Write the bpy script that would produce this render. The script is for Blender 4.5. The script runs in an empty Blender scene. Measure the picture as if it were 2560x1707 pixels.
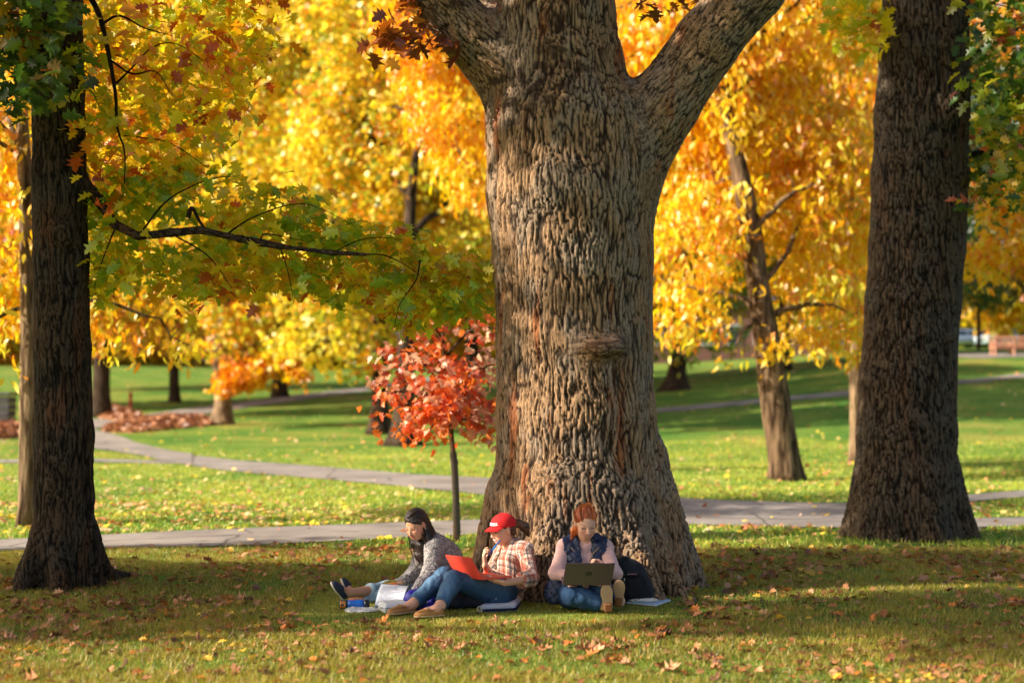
import bpy, math, random
import numpy as np
from mathutils import Vector, Matrix

random.seed(5)
rng = np.random.default_rng(11)
PI = math.pi
sc = bpy.context.scene
COL = sc.collection
F32 = np.float32

# ------------------------------------------------------------------ camera geometry
F, H, YH = 3680.0, 1.6, 988.0          # focal length in photo pixels, eye height, horizon row
TH = math.atan((YH - 853.5) / F)
def P(px, py, d):
    """world point at ground distance d that is seen at photo pixel (px, py)"""
    a = px - 1280.0; b = -(py - 853.5)
    dy = F * math.cos(TH) - b * math.sin(TH)
    dz = F * math.sin(TH) + b * math.cos(TH)
    return np.array([a * d / dy, d, H + dz * d / dy])

def srgb(r, g, b):
    return tuple(((c / 255.0) / 12.92 if c / 255.0 <= 0.04045 else ((c / 255.0 + 0.055) / 1.055) ** 2.4) for c in (r, g, b))
def sc3(*cols):
    return np.array([srgb(*c) for c in cols], dtype=F32)

# ------------------------------------------------------------------ numpy noise
def _h(ix, iy, iz, seed):
    n = (ix.astype(np.int64) * 374761393 + iy.astype(np.int64) * 668265263 + iz.astype(np.int64) * 2147483647 + seed * 1274126177) & 0xFFFFFFFF
    n = ((n ^ (n >> 13)) * 1274126177) & 0xFFFFFFFF
    n = ((n ^ (n >> 16)) * 2246822519) & 0xFFFFFFFF
    n = n ^ (n >> 15)
    return (n & 0xFFFFFF).astype(F32) / F32(0xFFFFFF)
def vnoise(p, seed=0):
    p = np.asarray(p, dtype=F32)
    i = np.floor(p); f = p - i; i = i.astype(np.int64)
    f = f * f * (3 - 2 * f)
    out = 0
    for a in (0, 1):
        wa = f[:, 0] if a else 1 - f[:, 0]
        for b in (0, 1):
            wb = f[:, 1] if b else 1 - f[:, 1]
            for c in (0, 1):
                wc = f[:, 2] if c else 1 - f[:, 2]
                out = out + wa * wb * wc * _h(i[:, 0] + a, i[:, 1] + b, i[:, 2] + c, seed)
    return out
def fbm(p, o=4, seed=0):
    p = np.asarray(p, dtype=F32); s = 0; a = 0.5; t = 0
    for k in range(o):
        s = s + a * vnoise(p * (2.03 ** k) + 17.3 * k, seed + k); t += a; a *= 0.5
    return s / t
def worley(p, seed=0, jit=0.9):
    p = np.asarray(p, dtype=F32); i = np.floor(p).astype(np.int64)
    f1 = np.full(len(p), 9, F32); f2 = np.full(len(p), 9, F32); idv = np.zeros(len(p), F32)
    for a in (-1, 0, 1):
        for b in (-1, 0, 1):
            for c in (-1, 0, 1):
                x, y, z = i[:, 0] + a, i[:, 1] + b, i[:, 2] + c
                h0 = _h(x, y, z, seed)
                q = np.stack([x + .5 + (h0 - .5) * jit, y + .5 + (_h(x, y, z, seed + 1) - .5) * jit, z + .5 + (_h(x, y, z, seed + 2) - .5) * jit], 1).astype(F32)
                d = np.sqrt(((q - p) ** 2).sum(1))
                m = d < f1
                f2 = np.where(m, f1, np.minimum(f2, d)); idv = np.where(m, h0, idv); f1 = np.where(m, d, f1)
    return f1, f2, idv
def sstep(a, b, x):
    t = np.clip((x - a) / (b - a), 0, 1); return t * t * (3 - 2 * t)

# ------------------------------------------------------------------ object helpers
def link(o, parent=None):
    COL.objects.link(o)
    if parent is not None: o.parent = parent
    return o
def tag(o, label=None, cat=None, group=None, kind=None):
    if label: o['label'] = label
    if cat: o['category'] = cat
    if group: o['group'] = group
    if kind: o['kind'] = kind
    return o
def thing(name, label, cat, loc=(0, 0, 0), group=None, rz=0.0):
    o = bpy.data.objects.new(name, None); link(o); o.location = Vector([float(v) for v in loc]); o.rotation_euler = (0, 0, rz)
    o.empty_display_size = 0.1
    return tag(o, label, cat, group)
def npmesh(name, V, Fc, mats, cols=None, attrs=None, smooth=True, midx=None):
    V = np.asarray(V, dtype=F32); me = bpy.data.meshes.new(name)
    me.vertices.add(len(V)); me.vertices.foreach_set('co', V.ravel())
    if isinstance(Fc, np.ndarray): groups = [Fc]
    else: groups = [np.asarray(g) for g in Fc if len(g)]
    nl = sum(g.size for g in groups); nf = sum(len(g) for g in groups)
    me.loops.add(nl); me.loops.foreach_set('vertex_index', np.concatenate([g.ravel() for g in groups]).astype(np.int32))
    me.polygons.add(nf)
    starts = []; s = 0
    for g in groups:
        starts.append(s + np.arange(len(g)) * g.shape[1]); s += g.size
    me.polygons.foreach_set('loop_start', np.concatenate(starts).astype(np.int32))
    if not isinstance(mats, (list, tuple)): mats = [mats]
    for m in mats: me.materials.append(m)
    me.polygons.foreach_set('use_smooth', np.full(nf, smooth))
    if midx is not None: me.polygons.foreach_set('material_index', np.asarray(midx, dtype=np.int32))
    if cols is not None:
        a = me.color_attributes.new('Col', 'FLOAT_COLOR', 'POINT')
        c4 = np.ones((len(V), 4), F32); c4[:, :3] = cols; a.data.foreach_set('color', c4.ravel())
    for k, v in (attrs or {}).items():
        a = me.attributes.new(k, 'FLOAT', 'POINT'); a.data.foreach_set('value', np.asarray(v, F32))
    me.update(calc_edges=True)
    return me
def obj(name, me, parent=None, shift=True):
    """link a world-space mesh; if it has a parent Empty, move the vertices into the parent's frame"""
    if parent is not None and shift:
        M = Matrix.Translation(parent.location) @ Matrix.Rotation(parent.rotation_euler[2], 4, 'Z')
        q = parent.parent
        if q is not None:
            M = Matrix.Translation(q.location) @ Matrix.Rotation(q.rotation_euler[2], 4, 'Z') @ M
        me.transform(M.inverted())
    o = bpy.data.objects.new(name, me)
    return link(o, parent)

class MB:
    """mixed list of boxes / tubes / prisms collected to ONE mesh"""
    def __init__(s): s.v = []; s.q = []; s.t = []; s.n = 0; s.c = []; s.ng = []
    def add(s, V, Q=None, T=None, col=None):
        V = np.asarray(V, dtype=F32)
        if Q is not None and len(Q): s.q.append(np.asarray(Q) + s.n)
        if T is not None and len(T): s.t.append(np.asarray(T) + s.n)
        s.v.append(V); s.n += len(V)
        s.c.append(np.broadcast_to(np.array(col if col is not None else (1, 1, 1), dtype=F32), (len(V), 3)))
        return s
    def box(s, c, size, R=None, col=None, bev=0.0):
        hx, hy, hz = [q / 2 for q in size]
        if bev > 0:
            b = min(bev, hx * .9, hy * .9, hz * .9)
            pts = []
            for sx in (-1, 1):
                for sy in (-1, 1):
                    for sz in (-1, 1):
                        pts += [(sx * hx, sy * (hy - b), sz * (hz - b)), (sx * (hx - b), sy * hy, sz * (hz - b)), (sx * (hx - b), sy * (hy - b), sz * hz)]
            V = np.array(pts)
            def id3(sx, sy, sz, k): return (((sx + 1) // 2) * 4 + ((sy + 1) // 2) * 2 + (sz + 1) // 2) * 3 + k
            Q = []; T = []
            for k in range(3):
                for sg in (-1, 1):
                    o1, o2 = [(q) for q in range(3) if q != k]
                    seq = []
                    for a, b2 in ((-1, -1), (1, -1), (1, 1), (-1, 1)):
                        sv = [0, 0, 0]; sv[k] = sg; sv[o1] = a; sv[o2] = b2; seq.append(id3(*sv, k))
                    fl = (sg > 0) != (k == 1)
                    Q.append(seq if fl else seq[::-1])
            for k in range(3):
                o1, o2 = [(q) for q in range(3) if q != k]
                for a in (-1, 1):
                    for b2 in (-1, 1):
                        s1 = [0, 0, 0]; s1[o1] = a; s1[o2] = b2
                        lo = list(s1); lo[k] = -1; hi = list(s1); hi[k] = 1
                        Q.append([id3(*lo, o1), id3(*hi, o1), id3(*hi, o2), id3(*lo, o2)])
            for sx in (-1, 1):
                for sy in (-1, 1):
                    for sz in (-1, 1): T.append([id3(sx, sy, sz, 0), id3(sx, sy, sz, 1), id3(sx, sy, sz, 2)])
            Q = np.array(Q); T = np.array(T)
            # outward orientation
            def fix(Fa):
                c = V[Fa].mean(1); nn = np.cross(V[Fa[:, 1]] - V[Fa[:, 0]], V[Fa[:, 2]] - V[Fa[:, 0]])
                fl = (c * nn).sum(1) < 0; Fa[fl] = Fa[fl][:, ::-1]; return Fa
            Q = fix(Q); T = fix(T)
        else:
            V = np.array([(x, y, z) for x in (-hx, hx) for y in (-hy, hy) for z in (-hz, hz)])
            Q = np.array([(0, 1, 3, 2), (4, 6, 7, 5), (0, 4, 5, 1), (2, 3, 7, 6), (0, 2, 6, 4), (1, 5, 7, 3)]); T = None
        if R is not None: V = V @ np.asarray(R).T
        return s.add(V + np.asarray(c), Q, T, col)
    def tube(s, pts, rad, n=8, col=None, cap=True):
        V, Q, T = tube(pts, rad, n, cap); return s.add(V, Q, T, col)
    def quad(s, a, b, c, d, th=0.004, col=None):
        a, b, c, d = [np.asarray(q, float) for q in (a, b, c, d)]
        n = np.cross(b - a, d - a); n = n / np.linalg.norm(n) * th
        V = np.array([a, b, c, d, a + n, b + n, c + n, d + n])
        return s.add(V, np.array([(0, 3, 2, 1), (4, 5, 6, 7), (0, 1, 5, 4), (1, 2, 6, 5), (2, 3, 7, 6), (3, 0, 4, 7)]), None, col)
    def build(s, name, mats, parent=None, smooth=False):
        me = npmesh(name, np.concatenate(s.v), [np.concatenate(s.q) if s.q else np.zeros((0, 4), int), np.concatenate(s.t) if s.t else np.zeros((0, 3), int)], mats, np.concatenate(s.c), smooth=smooth)
        return obj(name, me, parent)

def frames(pts):
    pts = np.asarray(pts, float); n = len(pts)
    tg = np.gradient(pts, axis=0); tg /= np.linalg.norm(tg, axis=1)[:, None] + 1e-9
    up = np.array([0, 0, 1.0]) if abs(tg[0, 2]) < .9 else np.array([1.0, 0, 0])
    u = np.cross(tg[0], up); u /= np.linalg.norm(u); U = [u]
    for i in range(1, n):
        u = U[-1] - tg[i] * np.dot(U[-1], tg[i]); u /= np.linalg.norm(u) + 1e-9; U.append(u)
    U = np.array(U); W = np.cross(tg, U); return tg, U, W
def tube(pts, rad, n=8, cap=True):
    pts = np.asarray(pts, float); rad = np.broadcast_to(np.asarray(rad, float), (len(pts),))
    tg, U, W = frames(pts); a = np.arange(n) / n * 2 * PI
    V = pts[:, None] + rad[:, None, None] * (np.cos(a)[None, :, None] * U[:, None] + np.sin(a)[None, :, None] * W[:, None])
    m = len(pts); V = V.reshape(-1, 3); i = np.arange(m - 1)[:, None] * n; j = np.arange(n)[None]; k = (j + 1) % n
    Q = np.stack([i + j, i + k, i + n + k, i + n + j], -1).reshape(-1, 4); T = np.zeros((0, 3), int)
    if cap:
        V = np.concatenate([V, pts[:1], pts[-1:]]); b = m * n; j = np.arange(n); k = (j + 1) % n
        T = np.concatenate([np.stack([np.full(n, b), k, j], 1), np.stack([np.full(n, b + 1), (m - 1) * n + j, (m - 1) * n + k], 1)])
    return V, Q, T
def spline(pts, n):
    """Catmull-Rom through control rows (any width)"""
    p = np.asarray(pts, float)
    p = np.concatenate([[2 * p[0] - p[1]], p, [2 * p[-1] - p[-2]]]); m = len(p) - 3; t = np.linspace(0, m - 1e-6, n); i = t.astype(int); f = (t - i)[:, None]
    a, b, c, d = p[i], p[i + 1], p[i + 2], p[i + 3]
    return .5 * (2 * b + (c - a) * f + (2 * a - 5 * b + 4 * c - d) * f ** 2 + (3 * b - a - 3 * c + d) * f ** 3)

# ------------------------------------------------------------------ materials
def nt(m): m.use_nodes = True; t = m.node_tree; t.nodes.clear(); return t
def mat_plain(name, c, rough=.6, metal=0.0, spec=.5, bump=0.0, bscale=200.0, coat=0.0, var=0.0, vscale=20.0, sheen=0.0, emis=None):
    m = bpy.data.materials.new(name); t = nt(m); N = t.nodes; Lk = t.links
    o = N.new('ShaderNodeOutputMaterial'); b = N.new('ShaderNodeBsdfPrincipled'); Lk.new(b.outputs[0], o.inputs[0])
    b.inputs['Base Color'].default_value = (*c, 1); b.inputs['Roughness'].default_value = rough; b.inputs['Metallic'].default_value = metal
    b.inputs['Specular IOR Level'].default_value = spec; b.inputs['Coat Weight'].default_value = coat; b.inputs['Sheen Weight'].default_value = sheen
    tc = N.new('ShaderNodeTexCoord')
    if var > 0:
        n = N.new('ShaderNodeTexNoise'); n.inputs['Scale'].default_value = vscale; n.inputs['Detail'].default_value = 5; Lk.new(tc.outputs['Object'], n.inputs['Vector'])
        mx = N.new('ShaderNodeMix'); mx.data_type = 'RGBA'; Lk.new(n.outputs[0], mx.inputs[0])
        mx.inputs[6].default_value = (*[q * (1 - var) for q in c], 1); mx.inputs[7].default_value = (*[min(1, q * (1 + var)) for q in c], 1); Lk.new(mx.outputs[2], b.inputs['Base Color'])
    if bump > 0:
        n = N.new('ShaderNodeTexNoise'); n.inputs['Scale'].default_value = bscale; n.inputs['Detail'].default_value = 4; Lk.new(tc.outputs['Object'], n.inputs['Vector'])
        bp = N.new('ShaderNodeBump'); bp.inputs['Strength'].default_value = bump; bp.inputs['Distance'].default_value = .01; Lk.new(n.outputs[0], bp.inputs['Height']); Lk.new(bp.outputs[0], b.inputs['Normal'])
    return m
def mat_vcol(name, rough=.7, spec=.3, bump=0.0, bscale=150.0, sheen=0.0, sss=0.0, aniso=None, mul=1.0):
    m = bpy.data.materials.new(name); t = nt(m); N = t.nodes; Lk = t.links
    o = N.new('ShaderNodeOutputMaterial'); b = N.new('ShaderNodeBsdfPrincipled'); Lk.new(b.outputs[0], o.inputs[0])
    a = N.new('ShaderNodeAttribute'); a.attribute_name = 'Col'; Lk.new(a.outputs['Color'], b.inputs['Base Color'])
    b.inputs['Roughness'].default_value = rough; b.inputs['Specular IOR Level'].default_value = spec; b.inputs['Sheen Weight'].default_value = sheen
    if sss > 0:
        b.inputs['Subsurface Weight'].default_value = sss; b.inputs['Subsurface Radius'].default_value = (1, .35, .2); b.inputs['Subsurface Scale'].default_value = .01
    if bump > 0:
        tc = N.new('ShaderNodeTexCoord'); n = N.new('ShaderNodeTexNoise'); n.inputs['Scale'].default_value = bscale; n.inputs['Detail'].default_value = 4
        if aniso:
            mp = N.new('ShaderNodeMapping'); mp.inputs['Scale'].default_value = aniso; Lk.new(tc.outputs['Object'], mp.inputs[0]); Lk.new(mp.outputs[0], n.inputs['Vector'])
        else: Lk.new(tc.outputs['Object'], n.inputs['Vector'])
        bp = N.new('ShaderNodeBump'); bp.inputs['Strength'].default_value = bump; bp.inputs['Distance'].default_value = .01; Lk.new(n.outputs[0], bp.inputs['Height']); Lk.new(bp.outputs[0], b.inputs['Normal'])
    return m
def mat_leaf(name, trans=.5, gloss=.06, sat=1.0):
    m = bpy.data.materials.new(name); t = nt(m); N = t.nodes; Lk = t.links
    o = N.new('ShaderNodeOutputMaterial'); a = N.new('ShaderNodeAttribute'); a.attribute_name = 'Col'
    d = N.new('ShaderNodeBsdfDiffuse'); Lk.new(a.outputs['Color'], d.inputs[0])
    tr = N.new('ShaderNodeBsdfTranslucent'); Lk.new(a.outputs['Color'], tr.inputs[0])
    mx = N.new('ShaderNodeMixShader'); mx.inputs[0].default_value = trans; Lk.new(d.outputs[0], mx.inputs[1]); Lk.new(tr.outputs[0], mx.inputs[2])
    g = N.new('ShaderNodeBsdfGlossy'); g.inputs['Roughness'].default_value = .45; g.inputs[0].default_value = (1, 1, 1, 1)
    m2 = N.new('ShaderNodeMixShader'); m2.inputs[0].default_value = gloss; Lk.new(mx.outputs[0], m2.inputs[1]); Lk.new(g.outputs[0], m2.inputs[2]); Lk.new(m2.outputs[0], o.inputs[0])
    return m

M_leaf = mat_leaf('leaf_living', .52, .05)
M_leafdry = mat_leaf('leaf_dry', .18, .04)
M_grass = mat_leaf('grass_blades', .35, .03)
M_bark = mat_vcol('bark_relief', .92, .12, 1.0, 70.0, aniso=(1, 1, .4))
M_bark2 = mat_vcol('bark_far', .92, .1, 1.0, 13.0, aniso=(1, 1, .16))
def _streak(m):
    t = m.node_tree; N = t.nodes; Lk = t.links; b = [n for n in N if n.type == 'BSDF_PRINCIPLED'][0]; a = [n for n in N if n.type == 'ATTRIBUTE'][0]; nz = [n for n in N if n.type == 'TEX_NOISE'][0]
    r = N.new('ShaderNodeValToRGB'); r.color_ramp.elements[0].position = .38; r.color_ramp.elements[0].color = (.22, .19, .16, 1); r.color_ramp.elements[1].position = .60; r.color_ramp.elements[1].color = (1.1, 1.05, 1, 1); Lk.new(nz.outputs[0], r.inputs[0])
    mx = N.new('ShaderNodeMix'); mx.data_type = 'RGBA'; mx.blend_type = 'MULTIPLY'; mx.inputs[0].default_value = 1; Lk.new(a.outputs['Color'], mx.inputs[6]); Lk.new(r.outputs[0], mx.inputs[7]); Lk.new(mx.outputs[2], b.inputs['Base Color'])
    [n for n in N if n.type == 'BUMP'][0].inputs['Distance'].default_value = .045
_streak(M_bark2)
M_skin = mat_vcol('skin', .55, .35, 0, sss=.12)
M_cloth = mat_vcol('cloth', .9, .15, .25, 350.0, sheen=.15)
M_knit = mat_vcol('knit', .95, .1, .9, 160.0, sheen=.3)
M_denim = mat_vcol('denim', .85, .2, .3, 420.0)
M_hair = mat_vcol('hair', .42, .5, .35, 90.0, aniso=(4, 4, .5))
M_suede = mat_vcol('shoe_leather', .8, .2, .2, 300.0)
M_paper = mat_vcol('paper_and_print', .8, .2)
M_plastic = mat_vcol('coloured_plastic', .35, .5)

# ------------------------------------------------------------------ SDF toolkit
def A(*v): return np.array(v, dtype=float)
def nrm(v): v = np.asarray(v, float); return v / np.linalg.norm(v)
def sm(a, b, k):
    h = np.maximum(k - np.abs(a - b), 0) / k; return np.minimum(a, b) - h * h * k * .25
def smx(a, b, k): return -sm(-a, -b, k)
def cone(a, b, ra, rb):
    a = np.asarray(a, F32); b = np.asarray(b, F32); ab = b - a; L = float((ab * ab).sum()) + 1e-9
    def f(p):
        t = np.clip(((p - a) @ ab) / L, 0, 1); q = p - a - t[:, None] * ab
        return np.sqrt((q * q).sum(1)) - (ra + t * (rb - ra))
    return f
def ell(c, r, R=None):
    c = np.asarray(c, F32); r = np.asarray(r, F32) if np.ndim(r) else np.full(3, r, F32); R = None if R is None else np.asarray(R, F32)
    def f(p):
        q = p - c
        if R is not None: q = q @ R
        k0 = np.sqrt(((q / r) ** 2).sum(1)); k1 = np.sqrt(((q / (r * r)) ** 2).sum(1)) + 1e-6
        return k0 * (k0 - 1) / k1
    return f
def rbox(c, hsz, rad, R=None):
    c = np.asarray(c, F32); hsz = np.asarray(hsz, F32) - rad; R = None if R is None else np.asarray(R, F32)
    def f(p):
        q = p - c
        if R is not None: q = q @ R
        q = np.abs(q) - hsz
        return np.sqrt((np.maximum(q, 0) ** 2).sum(1)) + np.minimum(q.max(1), 0) - rad
    return f
def U(fs, k=.03):
    def f(p):
        d = fs[0](p)
        for g in fs[1:]: d = sm(d, g(p), k)
        return d
    return f
def cut(f, pt, n, k=.006):
    """keep the side of the plane that n points away from"""
    pt = np.asarray(pt, F32); n = nrm(n).astype(F32)
    return lambda p: smx(f(p), (p - pt) @ n, k)
def minus(f, g, k=.01): return lambda p: smx(f(p), -g(p), k)
def disp(f, amp, sc_, seed=0, o=2): return lambda p: f(p) + amp * (fbm(p * np.asarray(sc_, F32), o, seed) - .5) * 2
def off(f, d): return lambda p: f(p) - d
def basis(f, u):
    """columns right, forward, up for local ellipsoid radii (w, depth, h)"""
    f = nrm(f); u = np.asarray(u, float); u = nrm(u - f * np.dot(u, f)); r = np.cross(f, u); return np.stack([r, f, u], 1)

def sdf_mesh(f, lo, hi, h, block=12, margin=1.35):
    lo = np.asarray(lo, float); hi = np.asarray(hi, float)
    nb = np.ceil((hi - lo) / (h * block)).astype(int) + 1; n = nb * block
    bc = np.stack(np.meshgrid(*[np.arange(q) for q in nb], indexing='ij'), -1).reshape(-1, 3)
    cen = (lo + (bc + .5) * block * h).astype(F32); cv = f(cen)
    act = np.abs(cv) < h * block * .87 * margin
    V = np.repeat(np.repeat(np.repeat(cv.reshape(nb), block, 0), block, 1), block, 2).astype(F32)
    ab = bc[act]; loc = np.stack(np.meshgrid(*[np.arange(block)] * 3, indexing='ij'), -1).reshape(-1, 3)
    CH = 200
    for s in range(0, len(ab), CH):
        idx = (ab[s:s + CH, None] * block + loc[None]).reshape(-1, 3)
        V[idx[:, 0], idx[:, 1], idx[:, 2]] = f((lo + idx * h).astype(F32))
    S = V < 0
    c = np.zeros(tuple(n - 1), np.uint8)
    for a in (0, 1):
        for b in (0, 1):
            for d in (0, 1): c += S[a:n[0] - 1 + a, b:n[1] - 1 + b, d:n[2] - 1 + d]
    cells = np.argwhere((c > 0) & (c < 8)); del c
    if len(cells) == 0: return np.zeros((0, 3)), np.zeros((0, 4), int)
    acc = np.zeros((len(cells), 3)); cnt = np.zeros(len(cells))
    corners = [(a, b, d) for a in (0, 1) for b in (0, 1) for d in (0, 1)]
    for i, A_ in enumerate(corners):
        for ax in range(3):
            if A_[ax] == 0:
                B_ = list(A_); B_[ax] = 1
                va = V[cells[:, 0] + A_[0], cells[:, 1] + A_[1], cells[:, 2] + A_[2]]; vb = V[cells[:, 0] + B_[0], cells[:, 1] + B_[1], cells[:, 2] + B_[2]]
                m = (va < 0) != (vb < 0); t = np.where(m, va / np.where(m, va - vb, 1), 0)
                q = np.array(A_, float)[None].repeat(len(cells), 0); q[:, ax] = t; acc[m] += q[m]; cnt[m] += 1
    Vt = lo + (cells + acc / cnt[:, None]) * h
    idm = np.full(tuple(n - 1), -1, np.int32); idm[cells[:, 0], cells[:, 1], cells[:, 2]] = np.arange(len(cells))
    Q = []
    for ax in range(3):
        s0 = [slice(1, n[q] - 1) for q in range(3)]; s0[ax] = slice(0, n[ax] - 1); s1 = list(s0); s1[ax] = slice(1, n[ax])
        e = np.argwhere(S[tuple(s0)] != S[tuple(s1)])
        base = np.array([s0[q].start for q in range(3)]); e = e + base
        sg = S[e[:, 0], e[:, 1], e[:, 2]]
        o1, o2 = (ax + 1) % 3, (ax + 2) % 3
        def at(d1, d2):
            g = e.copy(); g[:, o1] -= d1; g[:, o2] -= d2; return idm[g[:, 0], g[:, 1], g[:, 2]]
        q = np.stack([at(1, 1), at(0, 1), at(0, 0), at(1, 0)], 1)
        q[~sg] = q[~sg][:, ::-1]; Q.append(q)
    Q = np.concatenate(Q); Q = Q[(Q >= 0).all(1)]
    return Vt, Q
def bbox(*pts, pad=.15):
    p = np.array(pts); return p.min(0) - pad, p.max(0) + pad
def sdf_obj(name, f, lo, hi, h, m, parent, colf):
    V, Q = sdf_mesh(f, lo, hi, h)
    cols = colf(V.astype(F32)) if callable(colf) else np.broadcast_to(np.array(colf, F32), (len(V), 3))
    return obj(name, npmesh(name, V, Q, m, cols), parent)

# ------------------------------------------------------------------ terrain
_D = np.arange(0, 901, 1.0)
_tab = {
    -400: [(38, 1143), (56, 1063), (71, 1030), (90, 970), (110, 925), (160, 900)],
    300: [(38, 1143), (56, 1063), (71, 1030), (90, 970), (110, 925), (160, 900)],
    1000: [(40, 1135), (43, 1120), (50, 1085), (60, 1047), (80, 988), (110, 940), (160, 915)],
    1700: [(36, 1151.5), (45, 1080), (55, 1030), (70, 980), (100, 925), (160, 890)],
    2300: [(37, 1147), (47, 1050), (55, 978), (60, 945), (71, 888), (85, 874), (112, 870), (160, 868)],
    3000: [(37, 1147), (47, 1050), (55, 978), (60, 945), (71, 888), (85, 874), (112, 870), (160, 868)]}
_cols = sorted(_tab); _PX = np.arange(-400, 3001, 100.0); _Z = []
for k in _cols:
    d = np.array([0, 24, 30] + [q[0] for q in _tab[k]] + [300, 900.]); z = [0, 0, 0.] + [H + (YH - q[1]) * q[0] / F for q in _tab[k]]
    z += [z[-1] + 3, z[-1] + 5]; zz = np.interp(_D, d, z)
    ker = np.hanning(11); ker /= ker.sum(); _Z.append(np.convolve(np.pad(zz, 5, mode='edge'), ker, 'valid'))
_Z = np.array(_Z); _Z = np.stack([np.interp(_PX, _cols, _Z[:, j]) for j in range(len(_D))], 1)
for _ in range(3):
    p = np.pad(_Z, ((1, 1), (0, 0)), mode='edge'); _Z = (p[:-2] + 2 * p[1:-1] + p[2:]) / 4
def terr(x, y):
    x = np.asarray(x, float); y = np.asarray(y, float); yy = np.clip(y, 6, 899)
    u = np.clip((1280 + F * x / yy + 400) / 100, 0, len(_PX) - 1.001); v = yy
    i = u.astype(int); j = v.astype(int); a = u - i; b = v - j
    z = _Z[i, j] * (1 - a) * (1 - b) + _Z[i + 1, j] * a * (1 - b) + _Z[i, j + 1] * (1 - a) * b + _Z[i + 1, j + 1] * a * b
    sh = z.shape; q = np.stack([x.ravel() / 4, y.ravel() / 4, x.ravel() * 0], 1)
    n = (fbm(q, 2, 3).reshape(sh) - .5) * .10 * sstep(14, 20, y)
    return z + n
def ghit(px, py):
    """ground point seen at a photo pixel"""
    d = np.concatenate([np.arange(5, 60, .05), np.arange(60, 300, .25)]); p1 = P(px, py, 1.0)
    x = p1[0] * d; z = H + (p1[2] - H) * d; g = terr(x, d); k = np.argmax(z <= g)
    if not (z <= g).any(): k = len(d) - 1
    if k > 0:
        a = z[k - 1] - g[k - 1]; b = g[k] - z[k]; t = a / (a + b + 1e-9); dd = d[k - 1] + t * (d[k] - d[k - 1])
    else: dd = d[0]
    return A(p1[0] * dd, dd, float(terr(p1[0] * dd, dd)))
def onG(px, d):
    x = (px - 1280) * d / F; return A(x, d, float(terr(x, d)))

# ------------------------------------------------------------------ light direction
EL, AZ = math.radians(28), math.radians(13)          # sun height; how far the light runs away from the lens
LD = np.array([math.cos(EL) * math.cos(AZ), math.cos(EL) * math.sin(AZ), -math.sin(EL)])

# ------------------------------------------------------------------ leaves
def make_tpl(kind):
    if kind == 'lobed':
        half = [(0.03, 0.0), (0.26, 0.06), (0.17, 0.20), (0.47, 0.30), (0.20, 0.44), (0.46, 0.66), (0.15, 0.68), (0.15, 0.86), (0.0, 1.0)]
        out = half + [(-x, y) for x, y in half[::-1][1:]]
        pts = np.array([(0, .42)] + out); n = len(out)
        T = np.array([(0, 1 + i, 1 + (i + 1) % n) for i in range(n)])
        V = np.zeros((len(pts), 3)); V[:, 0] = pts[:, 0]; V[:, 1] = pts[:, 1]; V[:, 2] = .30 * np.abs(pts[:, 0]) - .25 * (pts[:, 1] - .4) ** 2
    elif kind == 'lance':
        pts = np.array([(0, 0), (.17, .30), (.16, .62), (0, 1), (-.16, .62), (-.17, .30)]); T = np.array([(0, 1, 5), (1, 2, 5), (2, 4, 5), (2, 3, 4)])
        V = np.zeros((6, 3)); V[:, :2] = pts; V[:, 2] = .35 * np.abs(pts[:, 0]) - .30 * (pts[:, 1]) ** 2
    elif kind == 'wide':
        pts = np.array([(0, 0), (.36, .35), (.20, .8), (0, 1), (-.20, .8), (-.36, .35)]); T = np.array([(0, 1, 5), (1, 2, 5), (2, 4, 5), (2, 3, 4)])
        V = np.zeros((6, 3)); V[:, :2] = pts; V[:, 2] = .3 * np.abs(pts[:, 0]) - .2 * pts[:, 1] ** 2
    else:
        V = np.array([(0, 0, 0), (.36, .5, .1), (0, 1, -.12), (-.36, .5, .1)], float); T = np.array([(0, 1, 3), (1, 2, 3)])
    return V, T
TPL = {k: make_tpl(k) for k in ('lobed', 'lance', 'wide', 'far')}
def leaves(pos, axis, nor, size, kind, cols):
    """all leaves as one vertex / triangle soup"""
    T, Fc = TPL[kind]; N = len(pos)
    ax = axis / (np.linalg.norm(axis, axis=1)[:, None] + 1e-9)
    n = nor - ax * (nor * ax).sum(1)[:, None]; n /= np.linalg.norm(n, axis=1)[:, None] + 1e-9; s = np.cross(ax, n)
    V = pos[:, None] + size[:, None, None] * (T[None, :, 0:1] * s[:, None] + T[None, :, 1:2] * ax[:, None] + T[None, :, 2:3] * n[:, None])
    Fa = (Fc[None] + (np.arange(N) * len(T))[:, None, None]).reshape(-1, 3)
    return V.reshape(-1, 3).astype(F32), Fa, np.repeat(cols, len(T), 0).astype(F32)
def palette(pos, pal, w, scale=1.5, seed=0, jit=.16):
    """each leaf picks its colour: neighbours in a bough turn together, single leaves vary"""
    n = fbm(pos / scale, 3, seed); r = rng.random(len(pos)); u = np.clip((n - .5) * 1.9 + .5, 0, 1) * .62 + r * .38
    e = np.cumsum(w) / np.sum(w); lo = np.quantile(u, np.clip(e, 0, 1)); k = np.clip(np.searchsorted(lo, u), 0, len(pal) - 1)
    c = np.asarray(pal)[k] * (1 + (rng.random((len(pos), 1)) - .5) * 2 * jit)
    return np.clip(c, 0, .97)
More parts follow.
